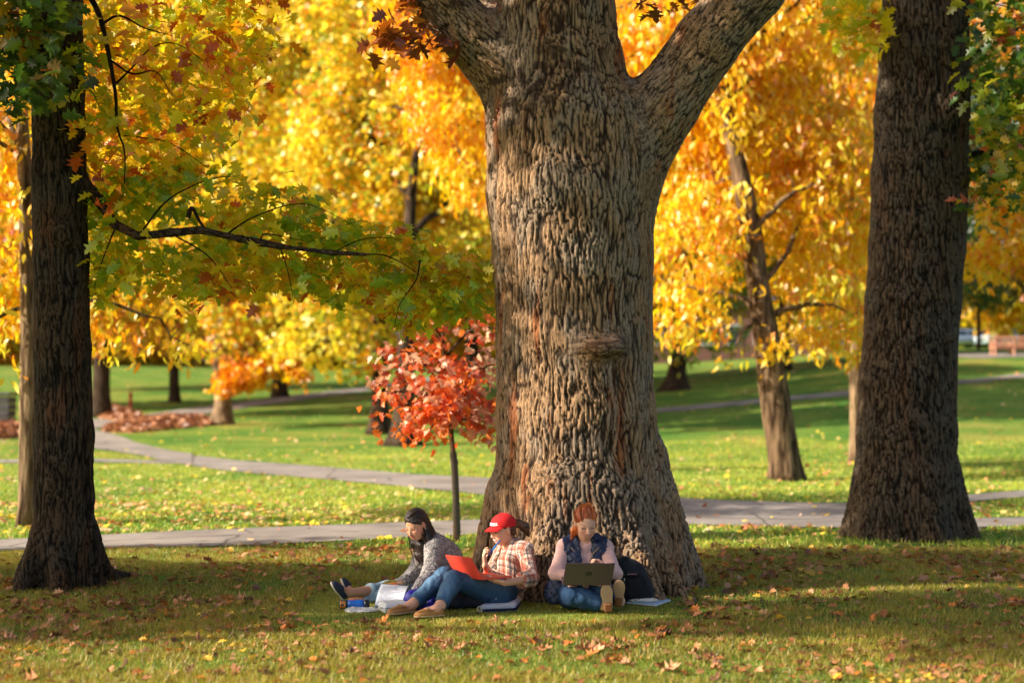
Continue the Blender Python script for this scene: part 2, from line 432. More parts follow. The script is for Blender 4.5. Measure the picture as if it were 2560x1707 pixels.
def blob_pts(blobs, n, gap=.42, gscale=1.1, seed=1, shell=.55):
    """cluster centres inside a union of ellipsoids, denser towards the outside, with gaps"""
    vol = np.array([b[1][0] * b[1][1] * b[1][2] * (b[2] if len(b) > 2 else 1) for b in blobs]); out = []
    for b, k in zip(blobs, (vol / vol.sum() * n * 1.0).astype(int) + 1):
        k = int(k / (1 - gap * .8)); v = rng.normal(size=(k, 3)); v /= np.linalg.norm(v, axis=1)[:, None]
        r = rng.random(k) ** (1 / 3 if shell <= 0 else (1 / 3) * (1 - shell)); q = np.asarray(b[0]) + v * r[:, None] * np.asarray(b[1])
        m = fbm(q / gscale, 3, seed) ; thr = np.quantile(m, gap * .8); out.append(q[m > thr])
    return np.concatenate(out)
def scatter_leaves(cen, per, spread, size, kind, pal, w, droop=.5, seed=0, flat=.6, pscale=1.5, szvar=.3, jit=.16):
    c = np.repeat(cen, per, 0); N = len(c); pos = c + rng.normal(size=(N, 3)) * np.asarray(spread)
    az = rng.random(N) * 2 * PI; ax = np.stack([np.cos(az), np.sin(az), -droop + .45 * rng.normal(size=N)], 1)
    no = rng.normal(size=(N, 3)) * (1 - flat); no[:, 2] += flat
    sz = size * (1 - szvar + 2 * szvar * rng.random(N))
    return leaves(pos, ax, no, sz, kind, palette(pos, pal, w, pscale, seed, jit))
def merge(parts):
    V, Fa, C, n = [], [], [], 0
    for v, f, c in parts: V.append(v); Fa.append(f + n); C.append(c); n += len(v)
    return np.concatenate(V), np.concatenate(Fa), np.concatenate(C)

def bark_cols(z, h, base, dark, extra=0):
    return None

def limb_path(a, b, sag=.0, wob=.12, n=9):
    a = np.asarray(a, float); b = np.asarray(b, float); t = np.linspace(0, 1, n)[:, None]; L = np.linalg.norm(b - a)
    p = a + (b - a) * t; p[:, 2] += (np.sin(t[:, 0] * PI)) * L * sag
    w = np.cumsum(rng.normal(size=(n, 3)), 0) * wob * L / n; w -= w[0] + (w[-1] - w[0]) * t
    return p + w
def tree_mesh(trunk, rad, targets, n_main, base_cols, r_main=None, nring=16, sub=True, flare=None, seed=0, mat=None, name='trunk', parent=None, start=.35, sag=.12):
    """tapered trunk with limbs that reach to the leaf clusters, one mesh"""
    tp = spline(np.column_stack([trunk, rad]), 26); pts, rr = tp[:, :3], np.maximum(tp[:, 3], .01)
    M = MB(); V, Q, T = tube(pts, rr, nring, True)
    ang = np.arctan2(V[:, 1] - trunk[0][1], V[:, 0] - trunk[0][0]); zb = trunk[0][2]; hh = V[:, 2] - zb
    ax_xy = np.stack([np.interp(V[:, 2], pts[:, 2], pts[:, 0]), np.interp(V[:, 2], pts[:, 2], pts[:, 1])], 1)
    fl = (flare if flare is not None else .45) * np.exp(-np.maximum(hh, 0) / (rr[0] * 1.1)) * (1 + .35 * np.sin(ang * 5 + seed))
    V[:, :2] = ax_xy + (V[:, :2] - ax_xy) * (1 + fl + .06 * np.sin(ang * 3 + hh * 2 + seed))[:, None]
    M.add(V, Q, T)
    mains = []
    if len(targets):
        idx = rng.permutation(len(targets)); chosen = [idx[0]]
        for _ in range(min(n_main, len(targets)) - 1):           # spread-out limb ends
            cand = rng.choice(len(targets), min(60, len(targets)), replace=False)
            dmin = np.min(np.linalg.norm(targets[cand][:, None] - targets[chosen][None], axis=2), 1); chosen.append(cand[np.argmax(dmin)])
        ztop = pts[-1, 2]; zs = zb + (ztop - zb) * start
        for k in chosen:
            t = targets[k]; hz = np.linalg.norm(t[:2] - pts[-1, :2]); za = np.clip(t[2] - hz * .55, zs, ztop); i = int(np.argmin(np.abs(pts[:, 2] - za)))
            p = limb_path(pts[i], t, sag, .25, 10); r0 = (r_main or rr[i] * .42) * rng.uniform(.7, 1.1); r = r0 * (1 - np.linspace(0, 1, 10)) ** .8 + .008
            M.tube(p, r, 7); mains.append(p)
        if sub:
            mp = np.concatenate([m[3:] for m in mains]); c2 = targets[rng.choice(len(targets), min(len(targets), n_main * 7), replace=False)]
            for t in c2:
                d = np.linalg.norm(mp - t, axis=1); a = mp[np.argmin(d + 99 * (d < .3))]
                if np.linalg.norm(a - t) > 5: continue
                p = limb_path(a, t, .06, .3, 6); M.tube(p, (r_main or rr[0] * .4) * .22 * (1 - np.linspace(0, 1, 6) * .85), 5)
    V = np.concatenate(M.v); n = fbm(V * np.array([6, 6, 1.5]), 3, seed)[:, None]
    c = base_cols[0] * (1 - n) + base_cols[1] * n
    me = npmesh(name, V, [np.concatenate(M.q), np.concatenate(M.t)], mat or M_bark2, c)
    return obj(name, me, parent)

# ================================================================== GROUND, PATHS
def px_of(x, y, z):
    c, s = math.cos(TH), math.sin(TH); yy = y * c + (z - H) * s; zz = -(y) * s + (z - H) * c
    return 1280 + F * x / yy, 853.5 - F * zz / yy
PATHS = {   # rows of (photo column, row of far edge, row of near edge)
    'near': [(-250, 1358, 1388), (0, 1350, 1378), (300, 1336, 1370), (650, 1320, 1363), (1000, 1307, 1345), (1240, 1298, 1334), (1450, 1290, 1322), (1700, 1286, 1312), (2100, 1292, 1320), (2400, 1296, 1319), (2560, 1294, 1316), (2800, 1292, 1314)],
    'bend': [(330, 1112, 1130), (420, 1130, 1156), (560, 1148, 1176), (760, 1164, 1194), (1000, 1184, 1216), (1240, 1198, 1242), (1450, 1218, 1280), (1700, 1246, 1292), (2000, 1258, 1300), (2200, 1256, 1285), (2400, 1240, 1258), (2560, 1227, 1243), (2800, 1205, 1220)],
    'left': [(-250, 1150, 1157), (100, 1150, 1157), (300, 1150, 1157), (520, 1152, 1160)],
    'uphill': [(200, 1052, 1078), (320, 1040, 1060), (450, 1024, 1042), (600, 1006, 1022), (760, 985, 999), (920, 966, 977), (1100, 940, 948), (1400, 905, 911)],
    'slope': [(1350, 1046, 1056), (1640, 1022, 1032), (1900, 998, 1008), (2135, 977, 987), (2400, 950, 960), (2560, 934, 944), (2800, 910, 920)],
    'bench': [(2150, 888, 893), (2380, 884, 892), (2560, 883, 893), (2800, 881, 891)],
}
def in_path(px, py, grow=0):
    m = np.zeros(len(px), bool)
    for rows in PATHS.values():
        r = np.array(rows, float); ok = (px > r[0, 0]) & (px < r[-1, 0])
        m |= ok & (py > np.interp(px, r[:, 0], r[:, 1]) - grow) & (py < np.interp(px, r[:, 0], r[:, 2]) + grow)
    # the bend swings up to the left behind the front tree
    e = np.array([(210, 1062, 1132), (330, 1075, 1130)], float)
    m |= (px > 190) & (px < 330) & (py > 1055) & (py < 1128)
    return m
ys = np.concatenate([np.arange(-30, 6, 2.0), np.arange(6, 24, .25), np.arange(24, 130, .8), np.arange(130, 300, 6), np.arange(300, 860, 40)])
ss = np.linspace(-1.25, 1.25, 221)
Yg, Sg = np.meshgrid(ys, ss, indexing='ij'); Xg = Sg * np.maximum(Yg, 12) * (1 + 0 * Yg); Zg = terr(Xg, Yg); Zg[Yg < 6] = 0
m_, n_ = Yg.shape; ii = np.arange(m_ - 1)[:, None] * n_ + np.arange(n_ - 1)[None]
gq = np.stack([ii, ii + 1, ii + n_ + 1, ii + n_], -1).reshape(-1, 4)
def ground_mat():
    m = bpy.data.materials.new('lawn'); t = nt(m); N = t.nodes; Lk = t.links
    o = N.new('ShaderNodeOutputMaterial'); b = N.new('ShaderNodeBsdfPrincipled'); Lk.new(b.outputs[0], o.inputs[0]); b.inputs['Roughness'].default_value = .95; b.inputs['Specular IOR Level'].default_value = .1
    tc = N.new('ShaderNodeTexCoord')
    def noise(s, d=5):
        n = N.new('ShaderNodeTexNoise'); n.inputs['Scale'].default_value = s; n.inputs['Detail'].default_value = d; Lk.new(tc.outputs['Object'], n.inputs['Vector']); return n
    def ramp(n, p):
        r = N.new('ShaderNodeValToRGB'); Lk.new(n.outputs[0], r.inputs[0]); e = r.color_ramp.elements
        e[0].position, e[0].color = p[0][0], (*p[0][1], 1); e[1].position, e[1].color = p[-1][0], (*p[-1][1], 1)
        for q in p[1:-1]: k = e.new(q[0]); k.color = (*q[1], 1)
        return r
    r1 = ramp(noise(.35, 4), [(.36, (.085, .20, .028)), (.54, (.18, .27, .040)), (.70, (.33, .30, .065))])
    r2 = ramp(noise(9, 6), [(.3, (.45, .45, .42)), (.6, (1.0, 1.0, 1.0)), (.75, (1.35, 1.25, 1.1))])
    mx = N.new('ShaderNodeMix'); mx.data_type = 'RGBA'; mx.blend_type = 'MULTIPLY'; mx.inputs[0].default_value = .8; Lk.new(r1.outputs[0], mx.inputs[6]); Lk.new(r2.outputs[0], mx.inputs[7])
    Lk.new(mx.outputs[2], b.inputs['Base Color'])
    bp = N.new('ShaderNodeBump'); bp.inputs['Strength'].default_value = .8; bp.inputs['Distance'].default_value = .03; Lk.new(noise(28, 6).outputs[0], bp.inputs['Height']); Lk.new(bp.outputs[0], b.inputs['Normal'])
    return m
g = obj('ground', npmesh('ground', np.stack([Xg, Yg, Zg], -1).reshape(-1, 3), gq, ground_mat())); tag(g, 'leaf-strewn grass lawn rising to a hill behind', 'lawn', kind='structure')

M_path = mat_plain('asphalt_path', (.27, .235, .21), .9, bump=.5, bscale=60, var=.35, vscale=2.2)
def _cracks(m):
    t = m.node_tree; N = t.nodes; Lk = t.links; b = [n for n in N if n.type == 'BSDF_PRINCIPLED'][0]; mx0 = [n for n in N if n.type == 'MIX'][0]; tc = [n for n in N if n.type == 'TEX_COORD'][0]
    v = N.new('ShaderNodeTexVoronoi'); v.feature = 'DISTANCE_TO_EDGE'; v.inputs['Scale'].default_value = .55; nz = N.new('ShaderNodeTexNoise'); nz.inputs['Scale'].default_value = 3; Lk.new(tc.outputs['Object'], nz.inputs['Vector'])
    ad = N.new('ShaderNodeMix'); ad.data_type = 'RGBA'; ad.inputs[0].default_value = .12; Lk.new(tc.outputs['Object'], ad.inputs[6]); Lk.new(nz.outputs['Color'], ad.inputs[7]); Lk.new(ad.outputs[2], v.inputs['Vector'])
    r = N.new('ShaderNodeValToRGB'); r.color_ramp.elements[0].position = .004; r.color_ramp.elements[0].color = (.4, .38, .36, 1); r.color_ramp.elements[1].position = .012; r.color_ramp.elements[1].color = (1, 1, 1, 1); Lk.new(v.outputs['Distance'], r.inputs[0])
    n2 = N.new('ShaderNodeTexNoise'); n2.inputs['Scale'].default_value = .7; n2.inputs['Detail'].default_value = 6; Lk.new(tc.outputs['Object'], n2.inputs['Vector']); r2 = N.new('ShaderNodeValToRGB'); r2.color_ramp.elements[0].position = .35; r2.color_ramp.elements[0].color = (.72, .70, .68, 1); r2.color_ramp.elements[1].position = .62; r2.color_ramp.elements[1].color = (1.1, 1.08, 1.05, 1); Lk.new(n2.outputs[0], r2.inputs[0])
    m1 = N.new('ShaderNodeMix'); m1.data_type = 'RGBA'; m1.blend_type = 'MULTIPLY'; m1.inputs[0].default_value = 1; Lk.new(mx0.outputs[2], m1.inputs[6]); Lk.new(r.outputs[0], m1.inputs[7])
    m2 = N.new('ShaderNodeMix'); m2.data_type = 'RGBA'; m2.blend_type = 'MULTIPLY'; m2.inputs[0].default_value = 1; Lk.new(m1.outputs[2], m2.inputs[6]); Lk.new(r2.outputs[0], m2.inputs[7]); Lk.new(m2.outputs[2], b.inputs['Base Color'])
_cracks(M_path)
def ribbon(name, far, near, lift, label, ncross=10):
    far = spline(far, 90); near = spline(near, 90); t = np.linspace(0, 1, ncross)[None, :, None]
    G = far[:, None] * (1 - t) + near[:, None] * t; G[..., 2] = terr(G[..., 0], G[..., 1]) + lift
    a, b = G.shape[:2]; i = np.arange(a - 1)[:, None] * b + np.arange(b - 1)[None]
    o = obj(name, npmesh(name, G.reshape(-1, 3), np.stack([i, i + b, i + b + 1, i + 1], -1).reshape(-1, 4), M_path)); return tag(o, label, 'path', kind='structure')
LAB = {'near': 'grey asphalt footpath crossing right behind the students', 'bend': 'asphalt footpath curving in from the left and behind the big oak', 'left': 'thin strip of path running off to the left edge', 'uphill': 'pale path climbing left of the sapling', 'slope': 'thin path crossing the slope on the right', 'bench': 'walk in front of the wooden bench'}
for i, (k, rows) in enumerate(PATHS.items()):
    ribbon('path', [ghit(r[0], r[1]) for r in rows], [ghit(r[0], r[2]) for r in rows], .012 + .005 * i if k in ('near', 'bend') else .022, LAB[k])
ribbon('path', [ghit(*q) for q in ((60, 1040), (150, 1062), (225, 1072), (300, 1092), (380, 1118), (480, 1136))], [ghit(*q) for q in ((60, 1085), (150, 1108), (225, 1122), (300, 1132), (380, 1146), (480, 1165))], .035, 'asphalt path bending up between the leaf piles at left')

def frame_pts(n, y0, y1, power=1.0, marg=60):
    y = (rng.random(n) * (y1 ** power - y0 ** power) + y0 ** power) ** (1 / power); x = (rng.random(n) * (2560 + 2 * marg) - marg - 1280) / F * y
    return x, y
def grass(n, y0, y1, h, w, power, name, marg=60, lum=1.0):
    x, y = frame_pts(n, y0, y1, power, marg); z = terr(x, y); px, py = px_of(x, y, z); ok = ~in_path(px, py, 1.5) & (((x - OX) ** 2 + (y - OY) ** 2) > .8 ** 2)
    q = np.stack([x, y, z * 0], 1); patch = fbm(q / 1.3, 3, 5); thin = fbm(q / .35, 2, 6); ok &= rng.random(n) < np.clip(.35 + 1.5 * (thin - .35), .2, 1)
    x, y, z, patch = x[ok], y[ok], z[ok], patch[ok]; N = len(x); a = rng.random(N) * 2 * PI; hh = h * rng.uniform(.5, 1.25, N) * (.7 + .6 * patch); hh = np.where((x > -1.6) & (x < 1.45) & (y > 10.45) & (y < 12.2), hh * .42, hh); ww = w * rng.uniform(.7, 1.3, N)
    lean = rng.normal(size=(N, 2)) * .45 * hh[:, None]; b = np.stack([x, y, z - .004], 1); s = np.stack([np.cos(a) * ww, np.sin(a) * ww, 0 * a], 1)
    tip = b + np.stack([lean[:, 0], lean[:, 1], hh], 1); V = np.stack([b - s, b + s, tip], 1).reshape(-1, 3)
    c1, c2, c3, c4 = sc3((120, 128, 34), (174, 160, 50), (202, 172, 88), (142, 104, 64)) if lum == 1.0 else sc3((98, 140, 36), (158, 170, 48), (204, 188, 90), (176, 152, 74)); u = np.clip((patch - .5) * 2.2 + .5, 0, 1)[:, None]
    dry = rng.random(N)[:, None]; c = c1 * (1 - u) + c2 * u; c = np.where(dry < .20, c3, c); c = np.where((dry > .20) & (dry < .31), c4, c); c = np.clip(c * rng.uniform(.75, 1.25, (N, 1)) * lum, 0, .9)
    o = obj(name, npmesh(name, V, np.arange(N * 3).reshape(-1, 3), M_grass, np.repeat(c, 3, 0), smooth=False)); return o
OX, OY = float(P(1432, 1300, 12.4)[0]), 12.4
tag(grass(430000, 7.6, 15.5, .045, .0032, 1.0, 'grass'), 'short mown grass under the trees in the foreground', 'grass', kind='stuff')
tag(grass(260000, 15.5, 42, .055, .008, 1.0, 'grass', 60, 1.35), 'sunlit grass on the lawn beyond the near path', 'grass', kind='stuff')  # blade colours raised, so part of the sunlit look is in the colour

# ================================================================== THE THREE NEAR TREES (relief bark)
def bark_mesh(f, lo, hi, h, groups, cs, name, parent, amp, mat=M_bark, seed=0, rust=.7, extra=None):
    """groups: list of (distance function, axis direction, (perp scale, along scale), amplitude factor)"""
    V, Q = sdf_mesh(f, lo, hi, h)
    tn = np.cross(V[Q[:, 2]] - V[Q[:, 0]], V[Q[:, 3]] - V[Q[:, 1]]); N = np.zeros_like(V)
    for k in range(4): np.add.at(N, Q[:, k], tn)
    N /= np.linalg.norm(N, axis=1)[:, None] + 1e-9
    P32 = V.astype(F32); D = np.stack([g_[0](P32) for g_ in groups], 1); W = np.exp(-(D - D.min(1)[:, None]) / .05); W /= W.sum(1)[:, None]
    hgt = np.zeros(len(V)); am = np.zeros(len(V))
    for k, (fd, axd, (ps, al), af) in enumerate(groups):
        m = W[:, k] > .02
        if not m.any(): continue
        a = nrm(axd); u = nrm(np.cross(a, (0, 1, 0.01))); v = np.cross(a, u)
        q = np.stack([P32[m] @ u, P32[m] @ v, P32[m] @ a], 1).astype(F32)
        wv = np.stack([fbm(q / [.22, .22, .30], 2, seed + 3), fbm(q / [.22, .22, .30], 2, seed + 8), 0 * q[:, 0]], 1) - .5; wv[:, 2] = 0
        qq = q + wv * .10
        wz = (vnoise(q / [ps * 1.6, ps * 1.6, al * .55], seed + 15) - .5)[:, None] * [ps * .55, ps * .55, 0]; qq = qq + wz
        f1, f2, _ = worley(qq / [ps, ps, al * 2.6], seed + 1, .85); b1 = sstep(.02, .22, f2 - f1)
        f1, f2, pid = worley(qq / [ps * .95, ps * .95, al] + 9, seed + 5, .8); b2 = sstep(.0, .16, f2 - f1)
        n = fbm(q / [ps * .28, ps * .28, al * .14], 3, seed + 7)
        hgt[m] += W[m, k] * np.clip(b1 * (.44 + .38 * b2 + .14 * pid) + .06 + .62 * (n - .5) * (.35 + .65 * b1), 0, 1.0); am[m] += W[m, k] * af
    gn = fbm(P32 / [.5, .5, .9], 2, seed + 11)
    V = V - N * ((1 - hgt) * amp * am * (.65 + .7 * gn))[:, None]
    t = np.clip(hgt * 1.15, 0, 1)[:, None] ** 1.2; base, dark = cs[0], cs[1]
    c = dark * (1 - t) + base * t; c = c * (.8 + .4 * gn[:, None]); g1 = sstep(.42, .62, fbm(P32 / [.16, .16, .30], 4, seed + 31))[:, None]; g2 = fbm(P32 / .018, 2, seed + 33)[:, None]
    lum = c.mean(1, keepdims=True); c = c * (1 - .4 * g1) + lum * np.array([1.06, 1.0, .88]) * .4 * g1; c = c * (.70 + .60 * g2)
    st = fbm(P32 / [.10, .10, .75], 3, seed + 21)[:, None]; rs_ = sstep(.62, .76, st) * rust; c = c * (1 - rs_) + np.array(srgb(150, 82, 44)) * rs_ * (.2 + .8 * t)
    if extra is not None: c = extra(P32, c, t)
    me = npmesh(name, V, Q, mat, c); return obj(name, me, parent), V
def flare_roots(cx, cy, r0, R, n, ph, zt=.55, seed=0):
    rs = np.random.default_rng(seed); out = []
    for i in range(n):
        a = ph + i / n * 2 * PI + rs.normal() * .15; k = R * rs.uniform(.88, 1.1)
        out.append(cone((cx + math.cos(a) * r0 * .72, cy + math.sin(a) * r0 * .72, zt), (cx + math.cos(a) * k, cy + math.sin(a) * k, -.04), r0 * .30, .075))
    return out

def shade_keep(c, frac_lit=.42):
    """drop crown clusters whose shadow would fall where the place is lit"""
    t = c[:, 2] / math.sin(EL); g_ = c + LD * t[:, None]; x, y = g_[:, 0], g_[:, 1]
    n = fbm(np.stack([x / 2.6, y / .55, 0 * x], 1), 3, 41)
    fr = np.full(len(c), .36)
    fr = np.where(y > 13.6, .80, fr); fr = np.where(y > 16, .92, fr); fr = np.where((y < 10.4), .52, fr); fr = np.where((y > 9.9) & (y < 13) & (x < -1.8), .12, fr)
    fr = np.where((x > 1.6) & (y > 10.8) & (y < 14), .25, fr); fr = np.where((y < 9.2), .66, fr)
    keep = n < np.quantile(n, .0) + (np.quantile(n, .98) - np.quantile(n, .02)) * (1 - fr) 
    for tgt, r in LIT:
        w = c - tgt; s = w @ LD; dist = np.linalg.norm(w - s[:, None] * LD, axis=1); keep &= ~((dist < r + .38) & (s < 0))
    return keep

LIT = [(P(1262, 1300, 11.5), .22), (P(1290, 1385, 11.4), .28), (P(1050, 1320, 11.6), .26), (P(1085, 1400, 11.6), .34), (P(1125, 1445, 11.1), .22), (P(1440, 1300, 11.3), .20), (P(1410, 1390, 11.3), .26),
       (P(1330, 520, 11.8), .36), (P(1300, 640, 11.8), .36), (P(1340, 960, 11.7), .42), (P(1340, 1090, 11.7), .5), (P(1310, 1200, 11.7), .36), (P(1390, 820, 11.7), .34), (P(1420, 1000, 11.7), .34), (P(1300, 800, 11.75), .34), (P(1280, 960, 11.8), .34), (P(1450, 1120, 11.7), .3), (P(1390, 600, 11.8), .3), (P(1300, 1300, 11.8), .25), (P(1050, 1510, 10.7), .3), (P(1225, 1520, 11), .25), (P(2240, 190, 16.2), .0), (P(2320, 240, 16.2), .0)]
DARKP = [((P(2285, py, 16.2)), .50) for py in (40, 330, 450, 640, 850, 1040, 1240)] + [(P(2320, 330, 16.2), .45), (P(2350, 600, 16.2), .4), (P(2230, 300, 16.2), .4)] + [((P(152, py, 12.1)), .30) for py in range(60, 1440, 90)] + [(onG(200, 11.4), .4), (onG(500, 11.8), .45), (onG(350, 11.0), .4), (onG(700, 12.0), .4), (onG(620, 11.2), .35), (onG(60, 10.6), .4)] + \
        [(P(1560, py, 12.0), .28) for py in (500, 700, 900, 1100, 1280)] + [(onG(1900, 12.6), .5), (onG(2200, 12.2), .5), (onG(2450, 12.6), .5), (onG(2050, 13.6), .5), (onG(2400, 14), .5), (onG(1800, 11.6), .3), (onG(2300, 11.2), .3)]
_dk = []  # extra out-of-view leaf clusters, added sunward of chosen spots to shade them
for c_, r_ in DARKP:
    k_ = 26 if r_ > .35 else 20
    s_ = rng.uniform(4, 24, k_); v_ = rng.normal(size=(k_, 3)) * r_ * .62; _dk.append(np.asarray(c_) - LD * s_[:, None] + v_)
_dk = np.concatenate(_dk)
_vis = (_dk[:, 2] > H + (YH + 90) * _dk[:, 1] / F) | (_dk[:, 0] < -.36 * _dk[:, 1] - .9)
for tgt_, r2_ in LIT:
    w_ = _dk - tgt_; sd_ = w_ @ LD; dd_ = np.linalg.norm(w_ - sd_[:, None] * LD, axis=1); _dk = _dk[~((dd_ < r2_ + .30) & (sd_ < 0))]
_vis = (_dk[:, 2] > H + (YH + 90) * _dk[:, 1] / F) | (_dk[:, 0] < -.36 * _dk[:, 1] - .9)
_dk = _dk[_vis & (_dk[:, 2] > 3.6) & (_dk[:, 0] > -19) & (_dk[:, 0] < 9)]
def added_shade(x0, x1): return _dk[(_dk[:, 0] >= x0) & (_dk[:, 0] < x1)]
oak_c = (np.array(srgb(162, 128, 96)), np.array(srgb(36, 25, 18)))
right_c = (np.array(srgb(98, 82, 66)), np.array(srgb(20, 14, 10)))
left_c = (np.array(srgb(78, 62, 46)), np.array(srgb(18, 13, 9)))

# ---- the big oak
def T_(px, py, wpx, d=12.4):
    p = P(px, py, d); return p, wpx / F * d / 2
oak_rows = [(1446, 1420, 462), (1442, 1250, 420), (1440, 1050, 396), (1436, 850, 392), (1431, 640, 400), (1425, 480, 420), (1414, 330, 400), (1400, 180, 330), (1390, 60, 302), (1386, -120, 290), (1380, -300, 270)]
op = [T_(*r) for r in oak_rows]; op[0][0][2] = .02
trunkf = U([cone(op[i][0], op[i + 1][0], op[i][1], op[i + 1][1]) for i in range(len(op) - 1)], .05)
lp = [T_(1350, 318, 190), T_(1272, 196, 168), T_(1176, 92, 150), T_(1086, -14, 142), T_(985, -150, 140), T_(900, -300, 130)]
leftf = U([cone(lp[i][0] - [0, .04 * i, 0], lp[i + 1][0] - [0, .04 * (i + 1), 0], lp[i][1], lp[i + 1][1]) for i in range(len(lp) - 1)], .05)
rp = [T_(1500, 520, 250), T_(1560, 400, 220), T_(1655, 265, 180), T_(1760, 120, 164), T_(1870, -10, 158), T_(1960, -130, 150), T_(2070, -290, 140)]
rightf = U([cone(rp[i][0] - [0, .05 * i, 0], rp[i + 1][0] - [0, .05 * (i + 1), 0], rp[i][1], rp[i + 1][1]) for i in range(len(rp) - 1)], .05)
bk = [T_(1330, 200, 150, 12.7), T_(1222, 30, 96, 13.2), T_(1130, -120, 96, 13.3), T_(1050, -300, 80, 13.6)]
backf = U([cone(bk[i][0], bk[i + 1][0], bk[i][1], bk[i + 1][1]) for i in range(len(bk) - 1)], .05)
rootsf = U(flare_roots(OX, OY, .68, .93, 8, .35, .75, 3) + [cone(P(1640, 1240, 12.45), A(*onG(1755, 12.35)[:2], -.05), .18, .07), cone(P(1610, 1150, 12.4), A(*onG(1700, 12.2)[:2], -.03), .20, .10), cone(P(1262, 1240, 12.5), A(*onG(1185, 12.5)[:2], -.05), .16, .08),
                    cone(A(OX - .15, OY - .5, .8), A(OX - .30, OY - .92, -.05), .16, .07), cone(A(OX + .35, OY - .5, .7), A(OX + .62, OY - .92, -.05), .16, .08)], .10)
kn = P(1500, 868, 11.80)
knot = U([ell(kn, (.215, .16, .070), basis((0, -1, 0), (0.08, 0, 1))), ell(kn + [.0, .0, -.035], (.10, .15, .05)), ell(kn + [-.10, .02, .03], (.12, .1, .05)), ell(kn + [.12, .0, .035], (.1, .1, .05))], .05)
oakf = lambda p: sm(sm(sm(sm(sm(sm(trunkf(p), leftf(p), .13), rightf(p), .13), backf(p), .08), rootsf(p), .16), knot(p), .07) + .035 * (fbm(p / F32(.55), 2, 9) - .5), F32(99) + 0 * p[:, 0], .01)
zcut = P(1280, -130, 12.4)[2]
def oak_extra(p, c, t):
    # dark lichen blotches along the top of the limbs, pale worn patch on the trunk
    up = sstep(P(0, 420, 12.4)[2], P(0, 240, 12.4)[2], p[:, 2]); b = sstep(.54, .60, fbm(p / .07, 4, 77)) * up * sstep(.42, .58, fbm(p / .5, 2, 78))
    c = c * (1 - .78 * b[:, None]) + np.array(srgb(52, 36, 28)) * .78 * b[:, None]
    kd = np.exp(-(((p - kn) / [.22, .25, .10]) ** 2).sum(1))[:, None]; return c * (1 - .9 * kd) + np.array(srgb(104, 72, 50)) * .9 * kd * (.5 + .5 * t)
oak = thing('oak_tree', 'huge forked oak with deeply furrowed bark that the students sit against', 'tree', (OX, OY, 0))
oak_groups = [(lambda p: np.minimum(trunkf(p), rootsf(p)), (0, 0, 1), (.033, .23), 1.0), (leftf, lp[3][0] - lp[1][0], (.030, .075), .5), (rightf, rp[4][0] - rp[2][0], (.032, .09), .5), (backf, bk[2][0] - bk[1][0], (.03, .08), .5), (lambda p: knot(p) - .02, (1, .1, 0), (.05, .14), .22)]
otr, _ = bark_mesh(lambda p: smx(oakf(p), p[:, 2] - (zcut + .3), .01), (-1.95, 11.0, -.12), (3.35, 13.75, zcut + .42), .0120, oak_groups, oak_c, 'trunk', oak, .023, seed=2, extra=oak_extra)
mb = MB()
for (pA, rA), tgt in ((lp[-1], (-6, 11, 9)), (rp[-1], (8, 11.5, 9.5)), (op[-1], (.5, 13, 11.5)), (bk[-1], (-3, 16, 10)), ):
    base = {id(lp[-1]): lp[-2], id(rp[-1]): rp[-2], id(op[-1]): op[-2], id(bk[-1]): bk[-2]}
for grp, tgt in ((lp, (-6.0, 10, 8.5)), (rp, (8.0, 11, 9.0)), (op, (.6, 13, 12.0)), (bk, (-3.2, 16, 10))):
    a = grp[-1][0].copy(); a0 = grp[-2][0].copy(); r = grp[-1][1]
    if grp is lp: a -= [0, .2, 0]; a0 -= [0, .16, 0]
    if grp is rp: a -= [0, .3, 0]; a0 -= [0, .25, 0]
    path = spline([a0 + (a - a0) * .0, a, a + (np.array(tgt) - a) * .5 + [0, 0, .3], tgt], 22)[4:]
    mb.tube(path, np.linspace(r * .98, .05, len(path)), 18, col=oak_c[0] * .8)
    for q in range(7):
        s_ = path[rng.integers(5, len(path) - 1)]; e_ = s_ + rng.normal(size=3) * [2.4, 2.4, 1.0] + [0, 0, 1.0]; mb.tube(limb_path(s_, e_, .05, .3), np.linspace(.07, .012, 9), 6, col=oak_c[0] * .7)
limb_o = mb.build('limb', M_bark2, oak, True)
oc = blob_pts([((OX - 4.5, 11, 9.2), (4.5, 4.5, 2.6)), ((OX + 5.5, 11.5, 9.6), (5, 4.5, 2.6)), ((OX, 13, 12.5), (5.5, 4.5, 3.4)), ((OX + 2, 8.5, 9), (4.5, 3, 2.2))], 2300, .35, 1.0, 3)
oc = oc[(oc[:, 2] > P(0, 0, 1)[2] * 0 + 6.3)]; oc = np.concatenate([oc[shade_keep(oc)], added_shade(-1.5, 9)])
PAL_RUST = sc3((150, 82, 28), (196, 104, 24), (206, 140, 34), (126, 66, 34))
near_tw = [P(px, py, d) for px, py, d in ((975, 75, 12.0), (1010, 95, 12.0), (1045, 70, 12.1), (1060, 110, 12.1), (990, 110, 12.0), (1085, 30, 12.2), (940, 95, 12.0), (1640, 6, 12.3), (1700, 4, 12.6), (1095, 118, 12.0), (1035, 20, 12.2))]
parts = [scatter_leaves(oc, 15, (.30, .30, .22), .21, 'wide', PAL_RUST, [1, 1, 1, .6], seed=5), scatter_leaves(np.array(near_tw), 9, (.085, .085, .06), .15, 'lobed', PAL_RUST, [1, 1.4, .5, 1], seed=6)]
V_, F_, C_ = merge(parts); obj('crown', npmesh('crown', V_, F_, M_leaf, C_), oak)

